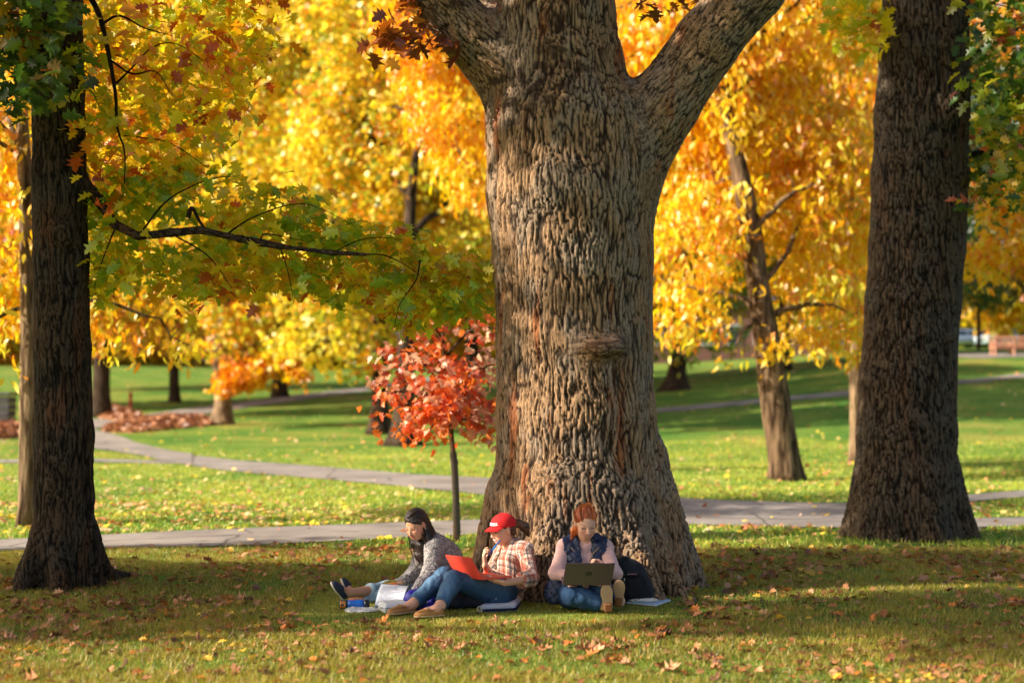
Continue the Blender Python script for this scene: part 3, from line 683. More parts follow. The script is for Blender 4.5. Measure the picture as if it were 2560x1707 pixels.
# ---- the dark maple at the left
LXY = onG(155, 12.35)
maple = thing('maple_tree', 'dark straight trunk at left with a long low bough of green and gold leaves', 'tree', LXY)
lr = [(158, 1400, 152), (160, 1250, 146), (160, 1090, 144), (156, 870, 138), (152, 650, 136), (149, 435, 134), (146, 220, 128), (143, 0, 122), (142, -200, 116), (140, -420, 108)]
lt = [T_(*r, d=12.35) for r in lr]; lt[0][0][2] = .02
ltf = U([cone(lt[i][0], lt[i + 1][0], lt[i][1], lt[i + 1][1]) for i in range(len(lt) - 1)], .04)
lroot = U(flare_roots(LXY[0], LXY[1], .25, .37, 6, .9, .42, 7) + [cone(P(215, 1330, 12.3), A(*ghit(262, 1452)[:2], .03), .10, .085), cone(A(*ghit(262, 1452)[:2], .03), A(*ghit(352, 1440)[:2], -.02), .085, .04), cone(P(110, 1350, 12.3), A(*ghit(76, 1464)[:2], -.02), .08, .05)], .09)
brow = [(205, 452, 12.35, 34), (246, 500, 12.3, 31), (285, 560, 12.25, 26), (345, 590, 12.2, 22), (425, 582, 12.15, 20), (500, 575, 12.1, 19), (600, 597, 12.05, 17), (700, 616, 12.0, 15), (830, 632, 12.0, 13), (915, 636, 12.0, 8)]
bf = U([cone(P(*brow[i][:3]), P(*brow[i + 1][:3]), brow[i][3] / 2 / 298, brow[i + 1][3] / 2 / 298) for i in range(len(brow) - 1)], .02)
knl = ell(P(152, 585, 12.13), (.11, .05, .12)); lz = lt[-1][0][2]
lfull = lambda p: sm(sm(sm(sm(ltf(p), lroot(p), .11), bf(p), .05), knl(p), .05) + .02 * (fbm(p / F32(.35), 2, 19) - .5), F32(99) + 0 * p[:, 0], .01)
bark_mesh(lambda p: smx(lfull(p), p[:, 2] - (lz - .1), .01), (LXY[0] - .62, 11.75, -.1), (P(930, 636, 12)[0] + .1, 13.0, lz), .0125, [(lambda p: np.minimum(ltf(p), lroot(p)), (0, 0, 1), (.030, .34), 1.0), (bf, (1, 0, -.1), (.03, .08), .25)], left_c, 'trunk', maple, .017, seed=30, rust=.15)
# boughs, hanging twigs and the unseen top of the maple
mb = MB(); dk = np.array(srgb(48, 38, 30))
def twig(pxs, r0, r1, d=12.2, n=18):
    p = spline([P(a, b, d + (c[0] if c else 0)) for a, b, *c in pxs], n); mb.tube(p, np.linspace(r0, r1, n), 6, col=dk); return p
tw_main = [twig([(212, -30), (245, 30), (262, 90), (280, 180), (290, 250), (293, 320), (312, 380), (311, 460)], .028, .004, 12.1),
           twig([(255, 60), (300, 40), (360, 70), (430, 90)], .013, .003, 12.0), twig([(275, 150), (330, 185), (390, 180), (430, 240)], .011, .003, 12.0), twig([(292, 270), (250, 290), (215, 330)], .008, .003),
           twig([(285, 215), (330, 170), (380, 120), (440, 110), (520, 160)], .010, .003, 12.3), twig([(310, 340), (360, 345), (430, 360), (520, 420)], .008, .003, 12.3),
           twig([(470, 545), (480, 520), (500, 555), (515, 575)], .022, .010, 12.1), twig([(650, 605), (660, 585), (700, 590), (760, 602)], .008, .003, 12.0),
           twig([(290, 565), (260, 640), (235, 720)], .009, .003), twig([(700, 618), (720, 680), (735, 760)], .006, .002, 12.0), twig([(430, 585), (520, 640), (580, 720)], .009, .003, 12.1),
           twig([(915, 636), (960, 638), (1010, 660), (1050, 690)], .007, .003, 12.0), twig([(1050, 650), (1040, 700), (1000, 760), (985, 820)], .008, .002, 11.9), twig([(830, 632), (900, 600), (960, 594), (1010, 600)], .006, .002, 12.1),
           twig([(560, 590), (640, 540), (760, 510), (880, 560)], .009, .002, 12.2), twig([(350, 585), (420, 500), (520, 450), (600, 440)], .010, .002, 12.2), twig([(146, 90), (90, 120), (30, 160), (-40, 180)], .03, .006, 12.1)]
tt = lt[-1][0]
for tgt in ((-9, 9, 9), (-7, 14, 10), (-1.5, 11, 8.5), (-4, 12.5, 13), (-10, 12, 8), (-6, 7, 8.5), (-1.5, 14.5, 9)):
    mb.tube(limb_path(tt - [0, 0, .3], tgt, .1, .2, 12), np.linspace(.15, .03, 12), 8, col=dk)
mb.build('limb', M_bark2, maple, True)
def px_region(top, bot, n, d0, d1, thr=.4, seed=0, gs=60.):
    t = np.array(top, float); b = np.array(bot, float); px = rng.uniform(t[0, 0], t[-1, 0], n); a = np.interp(px, t[:, 0], t[:, 1]); c = np.interp(px, b[:, 0], b[:, 1]); py = a + (c - a) * rng.random(n)
    m = fbm(np.stack([px / gs, py / gs, 0 * px], 1), 3, seed); k = m > np.quantile(m, thr); d = rng.uniform(d0, d1, n)
    return np.array([P(x, y, z) for x, y, z in zip(px[k], py[k], d[k])])
PAL_MAPLE = sc3((150, 180, 30), (202, 208, 30), (238, 214, 30), (244, 178, 22), (206, 110, 26))
PAL_GOLD = sc3((196, 200, 28), (248, 216, 26), (255, 204, 16), (246, 154, 18), (200, 90, 26))
bough = px_region([(225, 470), (330, 440), (430, 410), (560, 440), (700, 470), (900, 545), (1000, 575), (1130, 610), (1200, 670)], [(225, 770), (300, 690), (420, 720), (520, 820), (600, 720), (760, 720), (930, 770), (1020, 835), (1130, 790), (1200, 740)], 1250, 12.2, 13.5, .42, 3, 44.)
up1 = px_region([(205, -60), (430, -60), (700, -60)], [(205, 520), (330, 500), (430, 470), (560, 330), (700, -20)], 760, 11.9, 15.5, .28, 5)
upg = px_region([(-60, -60), (165, -60)], [(-60, 300), (60, 250), (150, 240), (165, 200)], 100, 11.2, 12.1, .38, 8)
hi_ = blob_pts([((-6.5, 11.0, 9.5), (5.5, 5, 3)), ((-4, 12, 12.5), (4.5, 4, 2.6)), ((-10, 10.5, 7.2), (3.5, 4.5, 1.8)), ((-4, 8, 7.6), (3.5, 2.5, 1.6)), ((-7, 6.5, 8), (3.5, 2.6, 2)), ((-2.5, 13, 7.6), (3, 2.5, 1.6))], 1900, .3, 1.0, 4)
hi_ = hi_[hi_[:, 2] > H + (YH + 60) * hi_[:, 1] / F]; hi_ = np.concatenate([hi_[shade_keep(hi_)], added_shade(-11, -1.5)])
parts = [scatter_leaves(bough, 4, (.10, .10, .06), .122, 'lobed', PAL_MAPLE, [1.1, 2.6, 2.8, 1.0, .3], droop=.45, seed=7, pscale=.5),
         scatter_leaves(up1, 5, (.12, .2, .10), .125, 'lobed', PAL_GOLD, [1.2, 2, 2, 1, .35], droop=.6, seed=9, pscale=.5),
         scatter_leaves(upg, 6, (.11, .1, .08), .14, 'lobed', sc3((64, 92, 24), (104, 122, 26), (140, 134, 26), (180, 140, 26), (150, 76, 26)), [3, 2, .6, .2, .1], droop=.4, seed=7, pscale=.5),
         scatter_leaves(hi_, 22, (.28, .28, .2), .21, 'wide', PAL_MAPLE, [1, 1, 1, 1, .3], seed=5)]
V_, F_, C_ = merge(parts); obj('crown', npmesh('crown', V_, F_, M_leaf, C_), maple)

# ---- the broad tree at the right
RXY = onG(2268, 16.7)
rt_ = thing('broad_tree', 'thick dark leaning trunk at right with a bulge high on its side', 'tree', RXY)
rr_ = [(2266, 1330, 276), (2266, 1220, 254), (2266, 1080, 244), (2268, 960, 236), (2282, 760, 234), (2292, 620, 236), (2300, 440, 238), (2304, 300, 232), (2310, 140, 222), (2316, 0, 212), (2322, -180, 206), (2330, -420, 200)]
rt = [T_(*r, d=16.7) for r in rr_]; rt[0][0][2] = .02
rtf = U([cone(rt[i][0], rt[i + 1][0], rt[i][1], rt[i + 1][1]) for i in range(len(rt) - 1)], .05)
rroot = U(flare_roots(RXY[0], RXY[1], .54, .68, 9, .2, .7, 12), .12); rkn = ell(P(2392, 232, 16.4), (.13, .2, .16)); rkn2 = ell(P(2370, 285, 16.3), (.12, .12, .22))
rfull = lambda p: sm(sm(rtf(p), rroot(p), .16), U([rkn, rkn2], .1)(p), .14) + .025 * (fbm(p / F32(.45), 2, 29) - .5)
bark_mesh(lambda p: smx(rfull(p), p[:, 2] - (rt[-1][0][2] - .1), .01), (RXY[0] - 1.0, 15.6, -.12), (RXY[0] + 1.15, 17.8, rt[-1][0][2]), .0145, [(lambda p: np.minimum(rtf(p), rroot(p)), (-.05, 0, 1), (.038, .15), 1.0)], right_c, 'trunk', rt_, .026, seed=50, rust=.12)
mb = MB()
mb.tube(spline([P(2400, 392, 16.9), P(2440, 386, 17.0), P(2500, 378, 17.2), P(2580, 358, 17.5), P(2680, 330, 17.8)], 12), np.linspace(.045, .038, 12), 8, col=dk)
for pts in ([(2400, 100), (2450, 10), (2560, 30)], [(2410, 40), (2480, -20), (2570, 35)], [(2470, 110), (2430, 140), (2400, 165)], [(2560, 495), (2530, 510), (2500, 470)], [(2560, 60), (2510, 100), (2450, 150)]):
    mb.tube(spline([P(a, b, 16.4) for a, b in pts], 10), np.linspace(.016, .004, 10), 5, col=dk)
tt = rt[-1][0]
for tgt in ((2, 15, 11), (7.5, 14, 11), (9.5, 18, 10), (5, 18, 14), (4.5, 12.5, 10), (8.5, 15.5, 9)): mb.tube(limb_path(tt - [0, 0, .3], tgt, .1, .2, 12), np.linspace(.2, .03, 12), 8, col=dk)
mb.build('limb', M_bark2, rt_, True)
PAL_OLIVE = sc3((78, 112, 28), (134, 148, 28), (176, 168, 28), (216, 170, 30), (190, 92, 30))
r1 = px_region([(2425, -60), (2640, -60)], [(2425, 300), (2460, 320), (2500, 300), (2640, 260)], 230, 15.2, 17.6, .25, 15)
r2 = px_region([(2430, 300), (2640, 220)], [(2430, 560), (2480, 560), (2560, 600), (2640, 640)], 140, 15.4, 17.6, .45, 16)
r3 = px_region([(2060, -60), (2190, -60)], [(2060, 60), (2120, 80), (2190, 150)], 60, 16.0, 17.0, .3, 17)
r4 = blob_pts([((5, 15.5, 11), (5, 5, 3)), ((9, 15, 9.2), (3, 4, 2))], 1000, .35, 1.0, 14); r4 = r4[r4[:, 2] > H + (YH + 60) * r4[:, 1] / F]; r4 = r4[shade_keep(r4)]
parts = [scatter_leaves(r1, 5, (.13, .13, .09), .145, 'lobed', PAL_OLIVE, [2, 2, 1, .6, .5], seed=17, pscale=.5), scatter_leaves(r2, 5, (.13, .13, .09), .145, 'lobed', PAL_OLIVE, [1.2, 1, 1, 1.4, .7], seed=18, pscale=.4),
         scatter_leaves(r3, 5, (.12, .12, .08), .16, 'lobed', PAL_GOLD, [2, 2, .5, .1, .1], seed=19), scatter_leaves(r4, 15, (.3, .3, .2), .2, 'wide', PAL_OLIVE, [1, 1, 1, 1, .3], seed=5)]
V_, F_, C_ = merge(parts); obj('crown', npmesh('crown', V_, F_, M_leaf, C_), rt_)

# ---- two unseen trees added out of frame at the left to shade the foreground
for cx, cy, lab in ((-14.5, 7.6, 'unseen maple added beyond the left edge to shade the foreground grass'), (-17, 12.5, 'second unseen maple added beyond the left edge for shade, behind the first')):
    t = thing('shade_tree', lab, 'tree', (cx, cy, 0), 'unseen shade trees added outside the left edge')
    cl = blob_pts([((cx, cy, 8.5), (5.5, 4, 3.6)), ((cx + 2, cy - 2, 7), (4, 2.5, 2.4)), ((cx - 1, cy, 12), (4, 3.5, 2.5))], 1500, .3, 1.0, 6); cl = cl[cl[:, 0] < -.36 * cl[:, 1] - 1.5]; cl = cl[shade_keep(cl)]; cl = np.concatenate([cl, added_shade(-19, -11)]) if cy < 10 else cl
    tree_mesh([(cx, cy, -.1), (cx, cy, 3), (cx + .1, cy, 7), (cx, cy, 11)], [.32, .25, .18, .05], cl, 10, (dk, dk * 2), parent=t)
    V_, F_, C_ = scatter_leaves(cl, 24, (.3, .3, .2), .23, 'wide', PAL_MAPLE, [1, 1, 1, 1, .3], seed=5); obj('crown', npmesh('crown', V_, F_, M_leaf, C_), t)

# ================================================================== BACKGROUND TREES
PAL_Y = sc3((252, 224, 44), (255, 212, 22), (254, 192, 14), (246, 160, 14), (228, 212, 54))
PAL_O = sc3((255, 212, 24), (255, 192, 14), (248, 164, 12), (230, 138, 16), (222, 206, 40))
PAL_YG = sc3((246, 216, 52), (222, 212, 56), (252, 198, 36), (166, 178, 42), (240, 156, 40))
PAL_MIX = sc3((248, 194, 34), (236, 160, 32), (206, 190, 44), (218, 116, 44), (156, 158, 40))
PAL_DG = sc3((44, 78, 36), (70, 104, 34), (110, 130, 36), (34, 60, 34))
BARK_G = (np.array(srgb(92, 74, 58)), np.array(srgb(170, 146, 116)))
BARK_D = (np.array(srgb(52, 42, 36)), np.array(srgb(98, 82, 68)))
def bg_tree(name, label, trunk, rad, blobs, n, per, spread, size, kind, pal, w, gap=.4, gs=1.2, n_main=12, bark=BARK_G, droop=.6, seed=0, pscale=1.6, extra=None, flare=.35, group='trees on the lawn behind', start=.35, r_main=None):
    base = A(trunk[0][0], trunk[0][1], trunk[0][2]); t = thing(name, label, 'tree', base, group)
    c = blob_pts(blobs, n, gap, gs, seed + 1)
    tree_mesh([q for q in trunk], rad, c, n_main, bark, parent=t, flare=flare, seed=seed, start=start, r_main=r_main)
    parts = [scatter_leaves(c, per, spread, size, kind, pal, w, droop, seed, .45, pscale)]
    if extra: parts += extra
    V_, F_, C_ = merge(parts); obj('crown', npmesh('crown', V_, F_, M_leaf, C_), t); return t
def G3(px, d, dz=-.08): q = onG(px, d); q[2] += dz; return q

# slim hickory at the left edge and its low bright spray
bg_tree('hickory_tree', 'slim grey trunk beside the dark maple at the left edge with golden drooping leaves', [G3(76, 18.2), P(74, 1000, 18.2), P(70, 720, 18.2), P(62, 460, 18.3), P(52, 200, 18.4), P(40, -200, 18.5)], [.135, .115, .10, .09, .075, .05],
        [(P(20, 480, 18.6), (1.0, 1.1, 1.5)), (P(10, 760, 18.3), (.62, .6, .85)), (P(120, 560, 19.5), (.9, .8, 1.6)), (P(60, 150, 19), (2.2, 1.6, 1.6)), (P(300, 810, 20), (.62, .6, .42), 1.6), (P(420, 830, 20), (.48, .5, .36), 1.6), (P(300, 640, 20.5), (.9, .7, .8)), (P(330, 300, 21), (1.4, .8, 2.2), .8), (P(-60, 850, 18.5), (.5, .6, .5))],
        800, 8, (.14, .14, .11), .17, 'lance', PAL_Y, [1.2, 2, 2, 1.2, .6], .30, .7, 16, droop=1.3, seed=101, pscale=.7, r_main=.03)
# big gold tree right of the oak
bg_tree('hickory_tree', 'leaning pale trunk between the oak and the right tree under orange-gold leaves', [G3(1963, 27.8), P(1956, 1120, 27.8), P(1935, 980, 27.8), P(1912, 820, 27.8), P(1893, 700, 27.9), P(1875, 560, 28), P(1845, 410, 28.1), P(1812, 270, 28.2), P(1790, 40, 28.3)], [.30, .285, .27, .245, .215, .195, .17, .13, .08],
        [(P(1880, 330, 30.0), (1.9, 1.7, 2.3)), (P(1730, 620, 28), (.85, 1.1, 1.3)), (P(1720, 800, 27.6), (.62, .8, .40), 1.3), (P(1790, 560, 28.7), (.8, .6, 1.0), .7), (P(2050, 760, 28.8), (1.0, 1.3, .85)), (P(1900, 60, 29.2), (2.6, 2.2, 1.3)), (P(2070, 480, 29.3), (1.2, 1.6, 1.8)), (P(1965, 880, 27.2), (.42, .45, .26), 1.6), (P(1860, 880, 27.0), (.22, .3, .17), 1.6), (P(2120, 860, 28.6), (.5, .7, .33)), (P(1770, 250, 29.4), (1.3, 1.2, 1.5)), (P(1690, 880, 27.2), (.2, .3, .18)), (P(1815, 300, 27.6), (.60, .3, .42), 1.4), (P(1875, 520, 27.5), (.50, .3, .60), 1.5), (P(1800, 150, 27.8), (.9, .4, .8), 1.0), (P(1880, 700, 27.5), (.30, .25, .22), 1.0)],
        2700, 9, (.20, .20, .14), .20, 'lance', PAL_O, [2.4, 1.7, .9, .4, 1.4], .28, .8, 14, droop=1.3, bark=(np.array(srgb(66, 50, 38)), np.array(srgb(156, 130, 102))), seed=140, pscale=1.1, r_main=.07)
bg_tree('hickory_tree', 'bright gold tree standing half hidden behind the big oak', [G3(1400, 31), P(1400, 900, 31), P(1395, 600, 31), P(1390, 200, 31)], [.3, .25, .2, .1],
        [(P(1170, 190, 31), (1.45, 1.5, 1.9)), (P(1200, 420, 31), (.85, 1.2, .9)), (P(1100, 60, 31), (1.4, 1.4, 1.1)), (P(1620, 130, 31), (1.6, 1.6, 1.6)), (P(1590, 480, 30.5), (1.0, 1.2, 2.4), .5)],
        1500, 9, (.20, .20, .15), .21, 'lance', PAL_Y, [1, 2.4, 2.4, 1.6, .4], .26, .8, 12, droop=1.3, seed=131, pscale=1.1, r_main=.06)
bg_tree('hickory_tree', 'thin trunk just left of the broad right tree with gold leaves low down', [G3(2142, 35.3), P(2140, 950, 35.3), P(2134, 780, 35.3), P(2125, 500, 35.4), P(2120, 150, 35.5)], [.185, .165, .15, .13, .08],
        [(P(2130, 560, 35.3), (2.2, 2, 2.3)), (P(2160, 850, 35), (.6, .8, .5)), (P(2110, 200, 36), (3, 2.4, 2.4)), (P(2180, 1000 - 70, 34.8), (.25, .4, .2))], 900, 10, (.24, .24, .18), .24, 'lance', PAL_O, [1.6, 1.6, 1.0, .5, .8], .35, .9, 9, droop=1.2, seed=150, r_main=.05)
# mid trees left of the oak
bg_tree('maple_tree', 'stout trunk right behind the red sapling, lit on its left side', [G3(1010, 43.5), P(1012, 1000, 43.5), P(1018, 720, 43.5), P(1030, 480, 43.5), P(1050, 300, 43.6), P(1060, 60, 43.6)], [.36, .28, .24, .15, .07, .03],
        [(P(1130, 560, 45.6), (2.4, 2.0, 2.0)), (P(1000, 300, 46.6), (3.2, 2.6, 2.8)), (P(1150, 300, 46.6), (2.6, 2.4, 3)), (P(1050, 20, 44.5), (4, 3, 2.4)), (P(1030, 400, 43.0), (.9, .4, .9), .6), (P(1060, 260, 43.2), (1.4, .5, .7), .8), (P(860, 500, 46), (2.2, 2.2, 2.4))], 1700, 12, (.30, .30, .24), .23, 'wide', PAL_YG, [1.6, 1.4, 1.6, 1, .9], .45, 1.2, 10, droop=.7, bark=BARK_D, seed=160, flare=.9, r_main=.13)
bg_tree('maple_tree', 'dark trunk left of the red sapling under pale yellow-green leaves', [G3(948, 50), P(950, 960, 50), P(948, 780, 50), P(940, 560, 50.2), P(925, 330, 50.4), P(900, 120, 50.6)], [.36, .27, .26, .24, .16, .08],
        [(P(830, 830, 49.5), (1.9, 1.4, 1.0)), (P(900, 680, 50), (3.4, 2.8, 1.9)), (P(930, 450, 53), (3.6, 2.6, 3)), (P(760, 300, 52.5), (3.6, 3, 3.2)), (P(860, 60, 51), (4.6, 3.5, 3)), (P(890, 900, 49.3), (.9, .9, .5), 1.4), (P(740, 860, 49.6), (1.0, 1, .6))], 2300, 12, (.34, .34, .25), .25, 'wide', PAL_YG, [2.6, 2.2, 1.2, 1.3, .3], .42, 1.3, 12, bark=BARK_D, droop=.8, seed=170, flare=.5, r_main=.12)
orange = blob_pts([(P(610, 930, 54.5), (.85, .7, .40)), (P(700, 905, 54.5), (.75, .6, .32)), (P(575, 962, 54), (.42, .4, .30)), (P(740, 935, 54), (.3, .4, .22))], 110, .35, .5, 9)
bg_tree('maple_tree', 'grey trunk between leaf pile and uphill path with one low orange branch', [G3(558, 56), P(557, 990, 56), P(550, 900, 56), P(556, 820, 56), P(590, 640, 56.3), P(600, 380, 56.6)], [.40, .30, .29, .26, .18, .08],
        [(P(560, 800, 55.5), (1.9, 1.8, 1.4)), (P(680, 790, 55.5), (1.9, 1.8, 1.3)), (P(560, 560, 57), (3.8, 3, 3)), (P(700, 560, 57), (3, 3, 2.6)), (P(520, 250, 58), (4.4, 3.5, 4)), (P(640, 40, 58), (4.5, 3.4, 3))], 2300, 12, (.36, .36, .27), .27, 'wide', PAL_YG, [2.4, 1.6, 1.8, .8, .7], .42, 1.3, 12, droop=.8, seed=180, r_main=.09, flare=.4,
        extra=[scatter_leaves(orange, 16, (.22, .22, .16), .24, 'wide', PAL_O, [.5, 2, 2, 1.6, .2], .6, 3)])
bg_tree('maple_tree', 'small dark trunk near the red post on the far left slope', [G3(437, 77), P(436, 950, 77), P(434, 800, 77), P(430, 500, 77)], [.30, .26, .24, .12],
        [(P(400, 760, 77), (3.0, 3, 2.0)), (P(330, 560, 78), (4.5, 4, 4)), (P(470, 300, 78), (5, 4, 5)), (P(300, 150, 78), (5, 4, 5))], 1300, 12, (.5, .5, .38), .38, 'far', PAL_MIX, [2, 1.4, 1.2, .6, .9], .42, 1.8, 9, bark=BARK_D, seed=190, group='far trees')
bg_tree('maple_tree', 'broad dark trunk on the slope right of the oak, green leaves hanging low', [G3(1690, 70), P(1692, 930, 70), P(1696, 860, 70), P(1700, 600, 70), P(1700, 300, 70)], [.55, .42, .38, .26, .1],
        [(P(1720, 860, 69), (1.7, 1.6, .9), .9), (P(1800, 845, 69), (1.5, 1.4, .7), .6), (P(1700, 650, 74.5), (4.5, 3, 3.4)), (P(1850, 500, 76), (5, 3.4, 4)), (P(1680, 250, 76), (4, 3.4, 4.5))], 1300, 12, (.42, .42, .3), .32, 'wide', sc3((150, 176, 40), (190, 186, 44), (222, 176, 40), (100, 140, 36)), [2, 1.6, 1.2, 1], .42, 1.5, 9, bark=BARK_D, seed=200, flare=.6, group='far trees')
# fillers further back
fill = [(-120, 72, 'far golden tree behind the slim hickory at the left edge', PAL_MIX), (130, 88, 'far amber tree showing left of the dark maple trunk', PAL_O), (255, 64, 'far yellow tree behind the hanging twig at upper left', PAL_MIX), (700, 80, 'far rust and yellow tree in the gap above the long bough', PAL_MIX), (1180, 74, 'far yellow tree showing left of the oak above the sapling', PAL_YG),
        (1560, 86, 'far golden tree filling the fork of the oak', PAL_O), (1960, 78, 'far amber tree behind the leaning gold hickory', PAL_O), (2230, 84, 'far tree behind the upper part of the right trunk', PAL_MIX), (2720, 62, 'far tree at the upper right corner', PAL_MIX)]
for i, (px, d, lab, pal) in enumerate(fill):
    g0 = G3(px, d); k = d / F; c0 = g0[0]
    bg_tree('broadleaf_tree', lab, [g0, (c0, d, g0[2] + 4), (c0 + .3, d, g0[2] + 9), (c0, d, g0[2] + 15)], [.4, .32, .22, .08],
            [((c0, d, g0[2] + 7), (5.0, 4, 3.4)), ((c0 - 1.5, d, g0[2] + 12), (5.4, 4.4, 4)), ((c0 + 2, d + .5, g0[2] + 16), (5, 4, 4)), ((c0, d, g0[2] + 20), (3.8, 3, 3))], 1150, 12, (.55, .55, .42), .42, 'far', pal, [2, 1.5, 1.3, .8, .9], .40, 1.9, 8, seed=220 + 7 * i, bark=BARK_D, group='far trees')
# distant dark evergreen and park trees at right
g0 = G3(2360, 58); bg_tree('evergreen_tree', 'tall dark green tree behind the boughs at the right', [g0, g0 + [0, 0, 6], g0 + [0, 0, 13]], [.3, .2, .05], [(P(2445, 420, 58), (1.9, 1.8, 3.4)), (P(2430, 600, 58), (2.2, 2, 1.6)), (P(2450, 240, 58), (1.4, 1.4, 2.4))], 800, 14, (.3, .3, .3), .26, 'lance', PAL_DG, [2, 2, .6, 1.5], .35, 1.2, 8, BARK_D, seed=300, group='far trees')
g0 = G3(2447, 95); bg_tree('park_tree', 'thin black trunk standing between the two silver cars', [g0, P(2447, 780, 95), P(2448, 600, 95)], [.15, .13, .08], [(P(2430, 680, 95), (3.6, 3, 2.2)), (P(2470, 560, 95), (4, 3, 3))], 500, 12, (.5, .5, .4), .4, 'far', sc3((96, 120, 40), (150, 150, 50), (190, 160, 50), (60, 92, 40)), [1.5, 1, 1, 1], .4, 1.8, 7, BARK_D, seed=310, flare=.1, group='far trees')
g0 = G3(2556, 100); bg_tree('park_tree', 'pale sunlit trunk at the right edge behind the silver car with yellow leaves', [g0, P(2554, 800, 100), P(2558, 650, 100)], [.16, .14, .08], [(P(2520, 770, 99), (2.6, 2.4, 1.5)), (P(2560, 690, 100), (3.6, 3, 2.4)), (P(2480, 650, 100), (2.4, 2.4, 1.4))], 700, 12, (.45, .45, .35), .4, 'far', PAL_Y, [1, 2, 1.6, .8, 1.5], .4, 1.6, 8, (np.array(srgb(190, 150, 110)), np.array(srgb(220, 180, 140))), seed=320, flare=.1, group='far trees')
g0 = G3(2600, 30); bg_tree('hickory_tree', 'orange-gold tree reaching in from the right edge below the dark bough', [g0, P(2640, 900, 30), P(2640, 500, 30)], [.3, .22, .1], [(P(2540, 620, 30), (1.0, 1, .55)), (P(2480, 655, 30), (.7, .7, .3)), (P(2600, 520, 30), (1.0, 1, .9)), (P(2560, 460, 31), (.8, .8, .5)), (P(2640, 700, 30), (.6, .7, .8))], 420, 9, (.2, .2, .14), .2, 'lance', PAL_O, [2, 1.4, .8, .4, 1.4], .35, .8, 8, seed=330, droop=1.1, r_main=.05)
# hazy row on the skyline
for i, px in enumerate(range(-150, 2760, 240)):
    d = 128 + (i * 37) % 34; px += (i * 53) % 90 - 45; g0 = G3(px, d); c0 = g0[0]; pal = [PAL_MIX, PAL_YG, PAL_O][i % 3]
    bg_tree('skyline_tree', ['rust and gold', 'pale yellow-green', 'amber'][i % 3] + ' tree on the skyline, number %s from the left' % ['one', 'two', 'three', 'four', 'five', 'six', 'seven', 'eight', 'nine', 'ten', 'eleven', 'twelve', 'thirteen'][i], [g0, (c0, d, g0[2] + 6), (c0, d, g0[2] + 16)], [.5, .35, .1],
            [((c0, d, g0[2] + 4.5), (9, 5, 5.0)), ((c0 + 5, d, g0[2] + 3), (6, 4, 3.4)), ((c0 + 2, d, g0[2] + 15), (7.5, 5, 6)), ((c0 - 2, d, g0[2] + 22), (6, 4, 5))], 650, 12, (.9, .9, .7), .8, 'far', pal, [2, 1.5, 1.3, .8, .9], .35, 3, 6, seed=400 + 7 * i, bark=BARK_D, group='trees along the skyline')

# ---- red sapling
SB = onG(1142, 16.35)
sap = thing('oak_sapling', 'young oak with pinkish red leaves and a wrapped slender trunk by the near path', 'tree', SB)
sp = [SB - [0, 0, .05], P(1138, 1200, 16.35), P(1128, 1085, 16.35), P(1120, 980, 16.35), P(1112, 900, 16.4), P(1108, 830, 16.4)]
sc_ = blob_pts([(P(1020, 905, 16.2), (.28, .30, .22)), (P(975, 985, 16.2), (.22, .25, .13)), (P(1080, 1015, 16.1), (.40, .4, .16), 1.7), (P(1175, 1040, 16.2), (.32, .4, .15), 2.0), (P(1190, 930, 16.5), (.30, .4, .16)), (P(1085, 850, 16.4), (.22, .3, .20)), (P(1205, 835, 16.6), (.26, .3, .16)), (P(945, 1002, 16.1), (.10, .12, .08)), (P(1000, 1060, 16.0), (.16, .2, .09), 2.2), (P(1060, 1080, 16.0), (.18, .2, .08), 2.5), (P(1100, 930, 16), (.34, .4, .24)), (P(1150, 985, 16.3), (.36, .35, .12)), (P(1040, 815, 16.4), (.07, .1, .12)), (P(1210, 1085, 16.2), (.16, .2, .08), 2.2), (P(985, 930, 16.2), (.13, .16, .10))], 270, .64, .15, 61, .1)
tree_mesh(sp, [.036, .033, .029, .022, .015, .007], sc_, 20, (np.array(srgb(70, 56, 46)), np.array(srgb(150, 124, 100))), parent=sap, nring=12, flare=.15, start=.6, r_main=.008)
V_, F_, C_ = scatter_leaves(sc_, 4, (.12, .12, .08), .102, 'lobed', sc3((248, 132, 48), (238, 100, 42), (248, 176, 136), (196, 86, 42), (244, 200, 160)), [2.4, 2, 1.6, 1.4, .8], .7, 4, .4, .35); obj('crown', npmesh('crown', V_, F_, M_leaf, C_), sap)
mb = MB(); Vt, Q, T = tube(spline([P(1143, 1335, 16.35), P(1138, 1200, 16.35), P(1133, 1130, 16.35)], 170), .038 + .003 * (np.arange(170) % 6 > 2), 12, False); mb.add(Vt, Q, None, (.13, .10, .075)); mb.build('trunk_wrap', mat_vcol('wrap_paper', .8), sap, True)
st = thing('stake', 'thin black stake standing close behind the sapling trunk', 'stake', onG(1146, 16.6)); mb = MB(); mb.tube([onG(1147, 16.6) - [0, 0, .05], P(1142, 1150, 16.6)], .012, 8, col=(.02, .02, .02)); mb.box(P(1142, 1155, 16.6), (.035, .05, .03), col=(.02, .02, .02)); mb.build('post', M_plastic, st, True)

